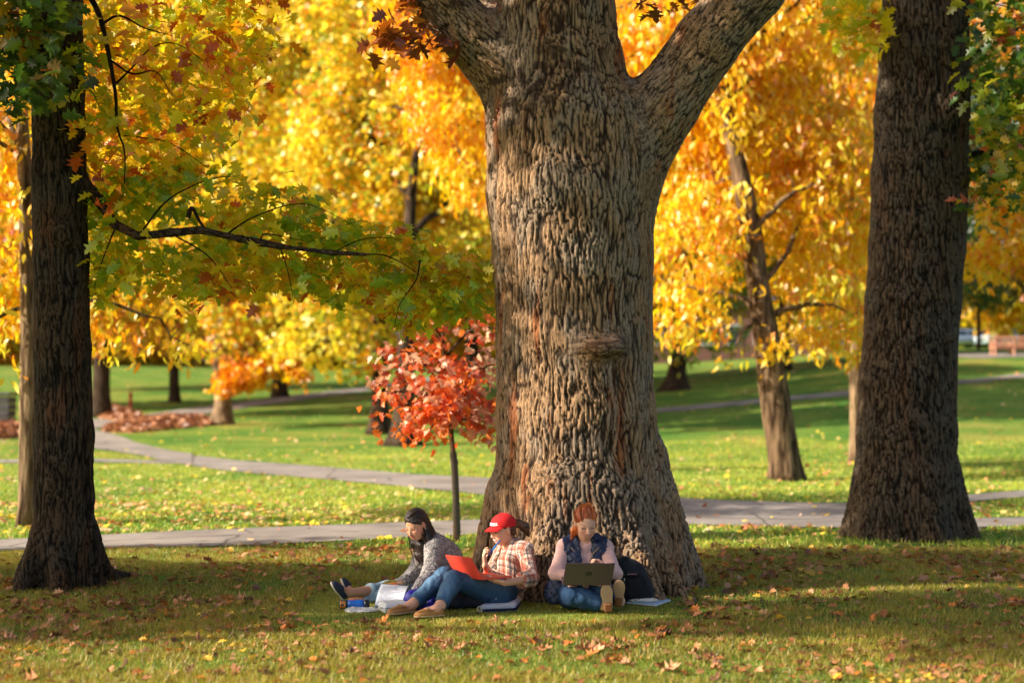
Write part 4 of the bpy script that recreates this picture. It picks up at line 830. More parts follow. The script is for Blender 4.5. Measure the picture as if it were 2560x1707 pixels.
# ================================================================== FALLEN LEAVES
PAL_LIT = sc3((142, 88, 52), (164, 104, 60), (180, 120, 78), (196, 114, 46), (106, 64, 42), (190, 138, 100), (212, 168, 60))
M_oneleaf = [mat_plain('fallen_leaf_' + n_, c_, .75, var=.25, vscale=30) for n_, c_ in (('brown', PAL_LIT[0]), ('tan', PAL_LIT[2]), ('orange', PAL_LIT[3]), ('dark', PAL_LIT[4]), ('pink', PAL_LIT[5]))]
def curled(seed):
    r = np.random.default_rng(seed); T, Fc = TPL['lobed']; V = T.copy(); V[:, 1] -= .45; V[:, 0] *= r.uniform(.8, 1.1)
    cx, cy = r.uniform(.5, 1.7), r.uniform(-.6, 1.4); V[:, 2] = cx * V[:, 0] ** 2 + cy * V[:, 1] ** 2 + .25 * V[:, 0] * V[:, 1] + r.normal(size=len(V)) * .035; V[:, 2] -= V[:, 2].min()
    st = np.array([(-.012, -.45, V[1, 2]), (.012, -.45, V[1, 2]), (.03, -.72, V[1, 2] + .06)]); n = len(V)
    return np.concatenate([V, st]), np.concatenate([Fc, [(n, n + 1, n + 2)]])
variants = [(i, k, npmesh('fallen_leaf', *curled(900 + i), M_oneleaf[k], smooth=False)) for i in range(5) for k in range(5)]
kinds = ['curled brown oak leaf lying on the foreground grass', 'pale tan oak leaf lying on the foreground grass', 'orange fallen leaf lying on the foreground grass', 'dark crumpled leaf lying on the foreground grass', 'pinkish dry leaf lying on the foreground grass']
xs, yss = frame_pts(1500, 8.15, 11.6, 1.0, 20); cl_ = fbm(np.stack([xs / .5, yss / .5, 0 * xs], 1), 2, 51); pk = np.argsort(-(cl_ + rng.random(1500) * .35))[:285]
def clear_of_people(x, y): return ~((x > -1.55) & (x < 1.25) & (y > 10.45) & (y < 11.9))
ok = clear_of_people(xs[pk], yss[pk]); pk = pk[ok]
for i in pk:
    vi, k, me = variants[rng.integers(len(variants))]; o = bpy.data.objects.new('fallen_leaf', me); COL.objects.link(o); s = rng.uniform(.052, .112)
    if rng.random() < .12: s *= 1.25
    o.location = (xs[i], yss[i], .006 + rng.random() * .018); o.scale = (s, s, s); o.rotation_euler = (rng.normal() * .35, rng.normal() * .35, rng.random() * 6.3); tag(o, kinds[k], 'fallen leaf', 'fallen leaves in the foreground')
def litter(n, y0, y1, size, thr, tpl, seed, verge=0, lift=.012, pal=PAL_LIT, w=(2, 2, 1.6, 1.2, 1.4, 1.4, .8), xlim=None):
    x, y = frame_pts(n, y0, y1, 1.0); z = terr(x, y); px, py = px_of(x, y, z); m = fbm(np.stack([x / 1.1, y / 1.1, 0 * x], 1), 3, seed)
    k = (m + (rng.random(n) - .5) * .35 > thr) & clear_of_people(x, y); k &= ~in_path(px, py, 0) | (rng.random(n) < .10)
    if xlim is not None: k &= xlim(px, py)
    x, y, z = x[k], y[k], z[k]; N = len(x); a = rng.random(N) * 6.3; ax = np.stack([np.cos(a), np.sin(a), rng.normal(size=N) * .3], 1); no = np.stack([rng.normal(size=N) * .45, rng.normal(size=N) * .45, np.ones(N)], 1)
    p = np.stack([x, y, z + lift + rng.random(N) * lift], 1); return leaves(p, ax, no, size * rng.uniform(.6, 1.25, N), tpl, palette(p, pal, list(w), 1.0, seed, .25))
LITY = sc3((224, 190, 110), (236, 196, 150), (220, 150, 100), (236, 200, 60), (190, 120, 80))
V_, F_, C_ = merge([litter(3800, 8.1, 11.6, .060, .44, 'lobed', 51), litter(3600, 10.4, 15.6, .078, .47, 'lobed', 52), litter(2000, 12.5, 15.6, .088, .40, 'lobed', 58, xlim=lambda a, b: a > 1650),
                    litter(900, 13, 15.8, .09, .3, 'lobed', 59, xlim=lambda a, b: (a > 250) & (a < 1200))])
tag(obj('leaf_litter', npmesh('leaf_litter', V_, F_, M_leafdry, C_)), 'brown leaf litter scattered over the shaded grass', 'leaf litter', kind='stuff')
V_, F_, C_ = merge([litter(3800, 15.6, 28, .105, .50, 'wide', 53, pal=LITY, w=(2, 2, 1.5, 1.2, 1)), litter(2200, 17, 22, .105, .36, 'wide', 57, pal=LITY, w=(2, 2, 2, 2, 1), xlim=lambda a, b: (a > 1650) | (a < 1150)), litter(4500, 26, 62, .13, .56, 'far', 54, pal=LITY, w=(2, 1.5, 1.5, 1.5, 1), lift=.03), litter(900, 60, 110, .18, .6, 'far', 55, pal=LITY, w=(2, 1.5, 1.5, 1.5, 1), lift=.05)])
tag(obj('leaf_litter', npmesh('leaf_litter', V_, F_, M_leafdry, C_)), 'pale and golden leaves strewn over the sunlit lawn beyond the path', 'leaf litter', kind='stuff')
PAL_PILE = sc3((156, 100, 66), (182, 124, 84), (122, 74, 48), (200, 146, 104))
def pile(poly, n, hgt, size, label):
    P_ = np.array(poly, float); t = rng.random(n); px = np.interp(t, np.linspace(0, 1, 50), np.linspace(P_[0, 0], P_[-1, 0], 50)); lo = np.interp(px, P_[:, 0], P_[:, 1]); hi = np.interp(px, P_[:, 0], P_[:, 2]); v = rng.random(n); py = lo + (hi - lo) * v
    gx = [ghit(a, b) for a, b in [(P_[0, 0], (P_[0, 1] + P_[0, 2]) / 2), (P_[-1, 0], (P_[-1, 1] + P_[-1, 2]) / 2)]]
    us = np.linspace(P_[0, 0], P_[-1, 0], 14); A0 = np.array([ghit(u, np.interp(u, P_[:, 0], P_[:, 1])) for u in us]); A1 = np.array([ghit(u, np.interp(u, P_[:, 0], P_[:, 2])) for u in us])
    q = np.stack([np.interp(px, us, A0[:, k]) * (1 - v) + np.interp(px, us, A1[:, k]) * v for k in range(3)], 1)
    env = np.sin(np.clip(v, 0, 1) * PI) * np.sin(np.clip(t, .02, .98) * PI) ** .5; q[:, 2] = terr(q[:, 0], q[:, 1]) + .03 + env * hgt * rng.random(n) ** .4
    a = rng.random(n) * 6.3; ax = np.stack([np.cos(a), np.sin(a), rng.normal(size=n) * .4], 1); no = rng.normal(size=(n, 3)) * .6 + [0, 0, .8]
    V_, F_, C_ = leaves(q, ax, no, size * rng.uniform(.7, 1.3, n), 'wide', palette(q, PAL_PILE, [1, 1, 1, .8], 1, 3, .25)); return tag(obj('leaf_pile', npmesh('leaf_pile', V_, F_, M_leafdry, C_)), label, 'leaf pile', kind='stuff')
pile([(268, 1074, 1080), (330, 1058, 1082), (420, 1050, 1074), (500, 1046, 1066), (545, 1050, 1062)], 7000, .28, .22, 'long raked pile of red-brown leaves beside the grey trunk')
pile([(150, 985, 1020), (225, 994, 1036), (270, 1014, 1050), (310, 1026, 1054), (345, 1036, 1050)], 7000, .25, .25, 'spread of raked brown leaves by the red post')
pile([(-60, 1070, 1102), (0, 1068, 1098), (50, 1070, 1094), (75, 1076, 1090)], 3500, .3, .22, 'pile of dark red leaves at the foot of the stone pillar')

# ================================================================== PEOPLE
SKIN1, SKIN2, SKIN3 = [np.array(srgb(*c)) for c in ((206, 150, 116), (224, 166, 136), (232, 178, 150))]
def hand(W, d, n, side, curl=(.5, .5, .5, .5), s=.92, tcurl=.5):
    d = nrm(d); n = nrm(np.asarray(n, float) - d * np.dot(n, d)); lat = np.cross(d, n) * side; R = np.stack([lat, d, n], 1); W = np.asarray(W, float)
    palm = [rbox(W + d * .046 * s, (.037 * s, .048 * s, .014 * s), .0125 * s, R), ell(W + d * .03 * s + lat * .022 * s + n * .006 * s, (.02 * s, .03 * s, .014 * s), R)]
    out = []
    for i, (L, c) in enumerate(zip((.070, .077, .072, .057), curl)):
        p = W + d * .088 * s + lat * (.028 - .0187 * i) * s; r = (.0088, .0090, .0086, .0076)[i] * s
        for q, f_, r1 in ((.46, .55, .0), (.30, 1.55, .0006), (.24, 2.3, .0012)):
            a = c * f_; dd = d * math.cos(a) + n * math.sin(a) + lat * (.10 - .07 * i); e = p + nrm(dd) * L * q * s; out.append(cone(p, e, r - r1, r - r1 - .0006)); p = e
    p = W + d * .022 * s + lat * .030 * s; e = p + nrm(d * .65 + lat * .65 + n * .35) * .042 * s; e2 = e + nrm(d * .95 + lat * (.3 - tcurl * .6) + n * tcurl) * .032 * s
    out += [cone(p, e, .012 * s, .010 * s), cone(e, e2, .0095 * s, .0078 * s)]
    pf = U(palm, .012 * s)
    def f(p_):
        dd = pf(p_)
        for g_ in out: dd = sm(dd, g_(p_), .005)
        return dd
    return f
def head(Cn, f, u, s=1.0, smile=0.0):
    B = basis(f, u); r, f, u = B[:, 0], B[:, 1], B[:, 2]; Cn = np.asarray(Cn, float)
    def L(a, b, c): return Cn + (r * a + f * b + u * c) * s
    e = lambda a, b, c, w, d, h: ell(L(a, b, c), (w * s, d * s, h * s), B)
    base = U([e(0, -.012, .030, .073, .090, .080), e(0, .020, -.022, .060, .064, .078), e(0, .050, -.080, .030, .028, .026), e(.030, .055, -.030, .028, .026, .030), e(-.030, .055, -.030, .028, .026, .030), e(0, .030, -.065, .048, .045, .034)], .03)
    feat = [U([e(0, .073, .012, .044, .014, .011)], .01), cone(L(0, .082, .004), L(0, .103, -.034), .0075 * s, .0105 * s), e(.010, .093, -.040, .0075, .009, .007), e(-.010, .093, -.040, .0075, .009, .007),
            e(0, .082, -.0565, .021 + .004 * smile, .010, .0055), e(0, .080, -.0665, .018 + .004 * smile, .010, .0065), e(.031, .068, -.003, .0145, .012, .0110), e(-.031, .068, -.003, .0145, .012, .0110)]
    soc = [e(.033, .088, -.004, .013, .012, .009), e(-.033, .088, -.004, .013, .012, .009)]
    ears = [e(.075, -.006, -.008, .008, .017, .030), e(-.075, -.006, -.008, .008, .017, .030), ]
    def F_(p):
        d = base(p)
        for q in soc: d = smx(d, -q(p), .012)
        for q in feat: d = sm(d, q(p), .008)
        for q in ears: d = sm(d, q(p), .008)
        return d
    def local(p): q = (p - Cn) / s; return q @ r, q @ f, q @ u
    def paint(p, col, skin, hair):
        a, b, c = local(p); fr = b > .045; aa = np.abs(a); inh = (aa < .09) & (np.abs(c) < .14) & (np.abs(b) < .13)
        bl = np.exp(-((aa - .038) / .022) ** 2 - ((c + .030) / .02) ** 2) * fr * inh; col = col * (1 - .35 * bl[:, None]) + np.array(srgb(222, 120, 100)) * .35 * bl[:, None]
        def put(m, cc, w): 
            col[m] = col[m] * (1 - w) + np.array(cc) * w
        put(fr & inh & (aa < .0235 + .004 * smile) & (c < -.051 - smile * .0 + smile * .20 * aa) & (c > -.076) & (b > .066), srgb(190, 92, 84), .5)
        if smile > .5: put(fr & inh & (aa < .019) & (c < -.0575) & (c > -.0655) & (b > .066) & (aa < .015), srgb(240, 225, 212), .8)
        else: put(fr & inh & (aa < .021) & (c < -.060) & (c > -.0635) & (b > .066), srgb(110, 44, 40), .7)
        put(fr & inh & (aa > .013) & (aa < .050) & (c > .0165 - 1.6 * (aa - .028) ** 2) & (c < .0225 - 1.6 * (aa - .028) ** 2), hair, .62)
        put(fr & inh & (aa > .016) & (aa < .046) & (c < -.0035) & (c > -.0115), (.02, .012, .01), .92)
        put(fr & inh & (aa > .014) & (aa < .046) & (c > -.0050) & (c < .010), np.array(skin) * .75, .4)
        put(fr & inh & (aa < .013) & (aa > .004) & (c < -.042) & (c > -.048) & (b > .08), np.array(skin) * .35, .6)
        return col
    return dict(f=F_, L=L, B=B, paint=paint, local=local, C=Cn, s=s)
def seg_cols(p, base, var=.12, sc_=.05, seed=1):
    n = fbm(p / F32(sc_), 3, seed)[:, None]; return np.array(base) * (1 - var + 2 * var * n)
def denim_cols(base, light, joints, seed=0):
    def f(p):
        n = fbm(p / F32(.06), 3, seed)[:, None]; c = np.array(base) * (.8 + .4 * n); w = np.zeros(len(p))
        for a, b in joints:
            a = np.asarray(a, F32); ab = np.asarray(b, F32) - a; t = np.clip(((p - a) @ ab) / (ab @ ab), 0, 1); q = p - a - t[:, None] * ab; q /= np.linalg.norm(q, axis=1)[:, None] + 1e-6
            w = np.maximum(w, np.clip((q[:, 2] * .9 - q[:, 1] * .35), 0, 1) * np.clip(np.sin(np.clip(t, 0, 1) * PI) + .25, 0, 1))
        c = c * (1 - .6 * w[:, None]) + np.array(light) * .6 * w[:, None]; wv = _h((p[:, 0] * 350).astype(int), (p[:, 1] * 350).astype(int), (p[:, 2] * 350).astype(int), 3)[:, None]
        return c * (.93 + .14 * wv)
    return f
def hair_cols(c1, c2, L_=None, dirn=(0, 0, 1), fine=.007, seed=0):
    d = nrm(dirn); u = nrm(np.cross(d, (0.3, 1, 0.1))); v = np.cross(d, u)
    def f(p):
        q = np.stack([p @ u.astype(F32) / fine, p @ v.astype(F32) / fine, p @ d.astype(F32) / .30], 1); n = sstep(.25, .8, fbm(q, 2, seed))[:, None]; return np.array(c1) * (1 - n) + np.array(c2) * n
    return f
def groove(f, amp, dirn, fine=.010, seed=0):
    d = nrm(dirn); u = nrm(np.cross(d, (0.3, 1, 0.1))).astype(F32); v = np.cross(d, u).astype(F32); d = d.astype(F32)
    return lambda p: f(p) + amp * (fbm(np.stack([p @ u / fine, p @ v / fine, p @ d / .35], 1), 2, seed) - .5) * 2
def torso(pel, waist, chest, fwd, shL, shR, neck, hipL, hipR, w=1.0, bust=.03):
    up1 = nrm(chest - pel); B1 = basis(fwd, nrm(waist - pel)); B2 = basis(fwd, up1); fw = B2[:, 1]; rt_v = B2[:, 0]
    fs = [ell(pel, (.165 * w, .118 * w, .115), B1), ell(waist, (.128 * w, .092 * w, .13), B2), ell(chest, (.150 * w, .100 * w, .150), B2), cone(neck - nrm(neck - chest) * .02, shL, .058, .052), cone(neck - nrm(neck - chest) * .02, shR, .058, .052), cone(chest, (shL + shR) / 2, .10, .075), cone(hipL, pel, .09, .09), cone(hipR, pel, .09, .09)]
    for sg in (-1, 1): fs.append(ell(chest + fw * .075 + rt_v * .065 * sg - up1 * .01, .055 + bust * .3))
    return fs
def leg(h, k, a, r=(.088, .060, .056, .036)):
    c = k + (a - k) * .35; return [cone(h, k, r[0], r[1]), cone(k, c, r[1] * .97, r[2]), cone(c, a, r[2], r[3])]
def fold(f, amp, sc_, seed): return disp(f, amp, [1 / sc_[0], 1 / sc_[1], 1 / sc_[2]], seed, 3)
def shoe(parent, heel, toe, up, col, solecol, w=.043, name='shoe', flat=False, solet=.014, upper=.040, m=None):
    heel = np.asarray(heel, float); toe = np.asarray(toe, float); f = nrm(toe - heel); B = basis(f, up); r, f, u = B[:, 0], B[:, 1], B[:, 2]; Ln = np.linalg.norm(toe - heel); S_ = lambda b, c, a=0: heel + f * b * Ln + u * c + r * a
    sole2 = U([ell(S_(.70, .004), (w * 1.05, Ln * .30, solet), B), ell(S_(.17, .004), (w * .78, Ln * .20, solet), B), ell(S_(.45, .004), (w * .72, Ln * .32, solet), B)], .03); sole2 = cut(cut(sole2, heel + u * solet * .55, u, .003), heel - u * solet * .2, -u, .003)
    upf = U([ell(S_(.70, .014), (w * .98, Ln * .285, upper * .85), B), ell(S_(.22, .026), (w * .74, Ln * .22, upper * 1.15), B), ell(S_(.45, .022), (w * .80, Ln * .34, upper * 1.1), B)], .02); upf = cut(upf, heel + u * solet * .3, -u, .003)
    mouth = ell(S_(.27, upper * 1.35 + .006), (w * .58, Ln * .23, upper * .75), B); upf = minus(upf, mouth, .006)
    lo, hi = bbox(heel, toe, heel + u * .06, toe + u * .06, pad=.06); e = None
    so_ = sdf_obj(name, upf, lo, hi, .0045, m or M_suede, parent, lambda p: seg_cols(p, col, .12, .03))
    sdf_obj('sole', sole2, lo, hi, .0045, m or M_suede, None, lambda p: seg_cols(p, solecol, .08, .03)).parent = so_
    so_.children[0].matrix_parent_inverse = so_.matrix_basis.inverted(); 
    return so_, (S_, B, Ln)
def fixchild(o, parent_thing):
    """sub-part meshes were made in world space; bring them into their thing's frame"""
    for ch in o.children:
        if not ch.get('_ok'):
            ch.data.transform(Matrix.Translation(-parent_thing.location)); ch.matrix_parent_inverse = Matrix(); ch['_ok'] = 1
            del ch['_ok']
def subpart(o, ch, th):
    ch.parent = o; ch.data.transform(Matrix.Translation(-th.location)); return ch
def strands(parent, roots_tips, n, r, cols, m, name='hair_strands', wig=.01, under=None):
    """loose locks: thin tapered tubes along given guide curves"""
    mb = MB()
    for k in range(n):
        g_ = roots_tips[rng.integers(len(roots_tips))]; p = spline(g_, 12) + rng.normal(size=3) * (wig if g_[0][2] < hd['C'][2] + .02 else .0035) + np.cumsum(rng.normal(size=(12, 3)), 0) * wig * .12
        mb.tube(p, r * (1 - np.linspace(0, 1, 12) ** 2 * .85), 4, col=cols[0] + (cols[1] - cols[0]) * rng.random(), cap=False)
    return mb.build(name, m, parent, True)

# ------------------------------------------------ person in the grey sweater
s_pel, s_wst, s_ch = P(1108, 1476, 11.82), P(1110, 1435, 11.80), P(1096, 1392, 11.74)
s_hL, s_hR = P(1100, 1482, 11.70), P(1092, 1480, 11.92)
s_sL, s_sR, s_nk = P(1086, 1369, 11.58), P(1060, 1362, 11.86), P(1070, 1350, 11.72)
s_eL, s_wL = P(1074, 1436, 11.46), P(1037, 1480, 11.30); s_eR, s_wR = P(1042, 1425, 11.75), P(1004, 1458, 11.55)
s_kN, s_aN = P(1004, 1487, 11.56), P(884, 1497, 11.60); s_kF, s_aF = P(998, 1470, 11.78), P(868, 1482, 11.44)
sweater_p = thing('person', 'person with long dark hair in a marled grey sweater, legs stretched out straight', 'person', A(s_pel[0], s_pel[1], 0))
sf = nrm(A(-.80, -.50, -.1)); hd = head(P(1040, 1311, 11.60), (-.52, -.76, -.42), (-.32, -.25, 1), 1.0, .2)
tor = torso(s_pel, s_wst, s_ch, sf, s_sL, s_sR, s_nk, s_hL, s_hR, .98)
arms = [cone(s_sL, s_eL, .046, .038), cone(s_eL, s_wL, .038, .024), cone(s_sR, s_eR, .046, .038), cone(s_eR, s_wR, .038, .024)]
legs_ = leg(s_hL, s_kN, s_aN, (.085, .055, .05, .033)) + leg(s_hR, s_kF, s_aF, (.085, .055, .05, .033))
hL = hand(s_wL, A(-.42, -.45, -.62), A(-.3, .5, -.7), -1, (.4, .45, .5, .6)); hR = hand(s_wR, A(-.5, -.4, -.7), A(-.2, .3, -.9), 1, (.3, .4, .5, .6))
t1, t2 = P(826, 1456, 11.30), P(851, 1452, 11.66); he1, he2 = P(858, 1497, 11.44), P(868, 1490, 11.70)
feet = [cone(s_aF, (he1 + t1) / 2 + [.03, 0, .02], .034, .024), cone(s_aN, (he2 + t2) / 2 + [.03, 0, .02], .034, .024)]
bodyf = U(tor + arms + legs_ + feet + [cone(hd['L'](0, -.02, -.06), s_nk, .050, .056)], .03)
allf = lambda p: sm(sm(sm(bodyf(p), hd['f'](p), .02), hL(p), .012), hR(p), .012)
lo, hi = bbox(hd['C'], s_pel, t1, t2, s_wL, s_hL, s_sR, s_wR, pad=.16)
def cf(p): return hd['paint'](p, seg_cols(p, SKIN1, .05, .05).astype(float), SKIN1, srgb(30, 20, 16))
sdf_obj('body', allf, lo, hi, .0045, M_skin, sweater_p, cf)
jl = U([off(q, .010) for q in leg(s_hL, s_kN, s_kN + (s_aN - s_kN) * .82, (.088, .060, .056, .046))], .03); jr = U([off(q, .010) for q in leg(s_hR, s_kF, s_kF + (s_aF - s_kF) * .66, (.088, .060, .056, .046))], .03)
jl = cut(jl, s_kN + (s_aN - s_kN) * .76, s_aN - s_kN); jr = cut(jr, s_kF + (s_aF - s_kF) * .60, s_aF - s_kF)
jn = fold(lambda p: sm(sm(jl(p), jr(p), .02), off(tor[0], .012)(p), .04), .006, (.04, .06, .04), 3)
sdf_obj('jeans', jn, lo, hi, .005, M_denim, sweater_p, lambda p: seg_cols(p, srgb(142, 166, 182), .16, .04))
for kk, aa, t_ in ((s_kF, s_aF, .60), (s_kN, s_aN, .76)):
    c0 = kk + (aa - kk) * (t_ - .11); c1 = kk + (aa - kk) * t_; V, Q, T = tube([c0, c0 * .5 + c1 * .5, c1], [.0615, .063, .060], 20, False); V2, Q2, T2 = tube([c0, c0 * .5 + c1 * .5, c1], [.056, .056, .055], 20, False)
    mb = MB(); mb.add(V, Q, None, srgb(160, 182, 196)); mb.add(V2, Q2[:, ::-1], None, srgb(120, 140, 156)); n_ = 20; j_ = np.arange(n_)
    mb.q.append(np.stack([j_, j_ + 3 * n_, (j_ + 1) % n_ + 3 * n_, (j_ + 1) % n_], 1)); mb.q.append(np.stack([j_ + 2 * n_, (j_ + 1) % n_ + 2 * n_, (j_ + 1) % n_ + 5 * n_, j_ + 5 * n_], 1)); mb.build('jeans_cuff', M_denim, sweater_p, True)
cuffL = s_wL + (s_wL - s_eL) * -.02; cuffR = s_wR
swa_l = cut(U([off(cone(s_sL, s_eL, .052, .050), .016), off(cone(s_eL, s_wL, .050, .036), .012)], .03), cuffL, s_wL - s_eL); swa_r = cut(U([off(cone(s_sR, s_eR, .052, .050), .016), off(cone(s_eR, s_wR, .050, .036), .012)], .03), cuffR, s_wR - s_eR)
swa = U([swa_l, swa_r], .02)
swt = U([off(q, .022) for q in tor] + [ell(P(1112, 1425, 11.80), (.165, .135, .17)), ell(P(1106, 1392, 11.76), (.15, .14, .13)), ell(P(1112, 1462, 11.80), (.17, .145, .11))], .05)
nkc = ell(hd['L'](0, .0, -.10), (.075, .075, .055)); swf = fold(lambda p: smx(sm(swa(p), swt(p), .035), -nkc(p), .02), .012, (.07, .07, .16), 8); swf = cut(swf, A(0, 0, .035), (0, 0, -1))
def knit_cols(p):
    n = fbm(p / F32(.0062), 2, 3); n2 = fbm(p / F32(.02), 2, 4); v = sstep(.36, .64, n * .75 + n2 * .25)[:, None]; return np.array(srgb(88, 82, 84)) * (1 - v) + np.array(srgb(184, 174, 170)) * v
sdf_obj('sweater', disp(swf, .0035, [90, 90, 90], 5, 1), lo, hi, .0045, M_knit, sweater_p, knit_cols)
for (hh, tt_, upv) in ((he1, t1, A(.80, -.15, .55)), (he2, t2, A(.85, .1, .5))):
    s_o, (S_, B, Ln) = shoe(None, hh, tt_ if hh is he1 else tt_ + [0, 0, .02], upv, srgb(52, 58, 74), srgb(214, 200, 176), .042, solet=.020)
    s_o.parent = sweater_p; s_o.data.transform(Matrix.Translation(-sweater_p.location)); fixchild(s_o, sweater_p)
    mb = MB()
    for k in range(5): c_ = S_(.40 + k * .06, .058 - k * .004); mb.tube([c_ - B[:, 0] * .016, c_ + B[:, 2] * .004, c_ + B[:, 0] * .016], .0028, 5, col=srgb(150, 120, 90))
    subpart(s_o, mb.build('laces', M_cloth, None), sweater_p)
# hair: crown cap, back fall, near and far locks
L = hd['L']; Bh = hd['B']
cap_ = U([ell(L(0, -.022, .040), (.084, .098, .086), Bh), ell(L(0, -.055, -.02), (.080, .065, .085), Bh)], .03)
facecut = U([ell(L(0, .090, -.030), (.060, .055, .088), Bh), ell(L(.0, .07, -.07), (.066, .06, .06), Bh)], .03)
earcut = [ell(L(sg * .088, .000, -.012), (.022, .020, .032), Bh) for sg in (-1, 1)]
fall = U([cone(L(0, -.08, -.04), L(-.02, -.085, -.16), .060, .050), cone(L(-.060, -.03, -.03), L(-.075, .000, -.14), .030, .030), cone(L(-.075, .0, -.14), L(-.060, .045, -.25), .032, .026), cone(L(-.060, .045, -.25), L(-.045, .07, -.31), .026, .010),
          cone(L(.060, -.03, -.05), L(.062, .020, -.15), .028, .030), cone(L(.062, .020, -.15), L(.045, .060, -.24), .030, .024), cone(L(.045, .060, -.24), L(.035, .085, -.30), .024, .008), cone(L(0, .03, -.16), L(.0, .07, -.27), .034, .014)], .03)
hf = lambda p: sm(smx(smx(cap_(p), -facecut(p), .012), -np.minimum(earcut[0](p), earcut[1](p)), .008), fall(p), .02)
sdf_obj('hair', groove(hf, .0045, Bh[:, 2] + .3 * Bh[:, 1], .011, 3), *bbox(L(0, 0, .1), L(0, 0, -.34), L(0, .1, -.3), pad=.12), .004, M_hair, sweater_p, hair_cols(srgb(20, 13, 11), srgb(62, 42, 34), dirn=Bh[:, 2] + .3 * Bh[:, 1]))
strands(sweater_p, [np.array([L(-.06, -.01, -.03), L(-.085, .01, -.13), L(-.075, .045, -.23), L(-.05, .08, -.33)]), np.array([L(.062, -.0, -.05), L(.07, .03, -.14), L(.055, .07, -.24), L(.04, .095, -.32)]), np.array([L(-.035, .045, .092), L(-.072, .01, .062), L(-.084, -.03, .0), L(-.08, -.05, -.10)]), np.array([L(.0, .062, .092), L(-.045, .01, .108), L(-.06, -.06, .06), L(-.06, -.09, -.04)]), np.array([L(-.08, -.04, -.05), L(-.09, -.01, -.15), L(-.085, .02, -.24), L(-.07, .05, -.34)]), np.array([L(0, .02, -.15), L(.01, .06, -.22), L(-.01, .085, -.32)])], 150, .0022, (np.array(srgb(24, 16, 14)), np.array(srgb(84, 60, 48))), M_hair, wig=.014)
er = MB(); er.tube([L(-.083, .004, -.036), L(-.087, .004, -.038)], .0042, 8, col=srgb(250, 244, 230)); er.build('earring', M_plastic, sweater_p)

# ------------------------------------------------ person in the red cap
c_pel, c_wst, c_ch = P(1250, 1482, 11.32), P(1268, 1448, 11.38), P(1284, 1404, 11.44)
c_hL, c_hR = P(1246, 1482, 11.18), P(1238, 1480, 11.42); c_sL, c_sR, c_nk = P(1312, 1374, 11.28), P(1256, 1378, 11.56), P(1280, 1366, 11.45)
c_eL, c_wL = P(1327, 1446, 11.12), P(1262, 1456, 10.93); c_eR, c_wR = P(1226, 1438, 11.35), P(1213, 1413, 11.12)
c_kN, c_aN = P(1134, 1450, 10.96), P(1100, 1514, 10.74); c_kF, c_aF = P(1110, 1440, 11.14), P(1033, 1508, 10.88)
cap_p = thing('person', 'person in a red cap and plaid shirt leaning on the oak with knees drawn up', 'person', A(c_pel[0], c_pel[1], 0))
cfw = nrm(A(-.88, -.46, .15)); hd = head(P(1256, 1322, 11.38), (-.80, -.52, -.20), (-.16, -.08, 1), 1.0, 1.0)
tor = torso(c_pel, c_wst, c_ch, cfw, c_sL, c_sR, c_nk, c_hL, c_hR, .98)
armL = [cone(c_sL, c_eL, .046, .038), cone(c_eL, c_wL, .037, .024)]; armR = [cone(c_sR, c_eR, .046, .038), cone(c_eR, c_wR, .036, .024)]
legN = leg(c_hL, c_kN, c_aN, (.092, .058, .054, .034)); legF = leg(c_hR, c_kF, c_aF, (.092, .058, .054, .034))
t1, h1 = P(1034, 1534, 10.62), P(1110, 1533, 10.72); t2, h2 = P(968, 1535, 10.74), P(1040, 1523, 10.90)
feet = [cone(c_aN, h1 + (t1 - h1) * .3 + [0, 0, .03], .034, .028), cone(h1 + (t1 - h1) * .25 + [0, 0, .03], h1 + (t1 - h1) * .6 + [0, 0, .025], .028, .02), cone(c_aF, h2 + (t2 - h2) * .3 + [0, 0, .03], .034, .028), cone(h2 + (t2 - h2) * .25 + [0, 0, .03], h2 + (t2 - h2) * .6 + [0, 0, .025], .028, .02)]
hL = hand(c_wL, A(-1, -.05, .22), A(.1, .35, .9), 1, (.30, .35, .4, .5)); hR = hand(c_wR, A(-.12, -.10, 1), A(.8, .1, -.2), 1, (.55, .85, .95, 1.0), tcurl=.8)
bodyf = U(tor + armL + armR + legN + legF + feet + [cone(hd['L'](0, -.02, -.06), c_nk, .050, .056)], .03)
allf = lambda p: sm(sm(sm(bodyf(p), hd['f'](p), .02), hL(p), .012), hR(p), .012)
lo, hi = bbox(hd['C'], c_pel, t1, t2, c_hR, c_sL, c_sR, c_eL, c_kF, pad=.16)
def cf(p):
    c = hd['paint'](p, seg_cols(p, SKIN2, .05, .05).astype(float), SKIN2, srgb(96, 64, 42)); return c
sdf_obj('body', allf, lo, hi, .0045, M_skin, cap_p, cf)
jN = U([off(q, .008) for q in leg(c_hL, c_kN, c_kN + (c_aN - c_kN) * .98, (.094, .062, .056, .046))], .03); jF = U([off(q, .008) for q in leg(c_hR, c_kF, c_kF + (c_aF - c_kF) * .98, (.094, .062, .056, .046))], .03)
jN = cut(jN, c_kN + (c_aN - c_kN) * .92, c_aN - c_kN); jF = cut(jF, c_kF + (c_aF - c_kF) * .94, c_aF - c_kF)
jf = fold(lambda p: sm(sm(jN(p), jF(p), .015), off(U(tor[:1] + tor[6:8], .03), .011)(p), .04), .007, (.03, .07, .03), 13); jf = cut(jf, c_pel + nrm(c_ch - c_pel) * .075, c_ch - c_pel)
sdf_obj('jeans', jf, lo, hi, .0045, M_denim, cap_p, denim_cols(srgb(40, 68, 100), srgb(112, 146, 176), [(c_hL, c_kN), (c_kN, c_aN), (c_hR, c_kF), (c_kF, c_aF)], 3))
mb = MB(); q0 = P(1262, 1492, 11.14)
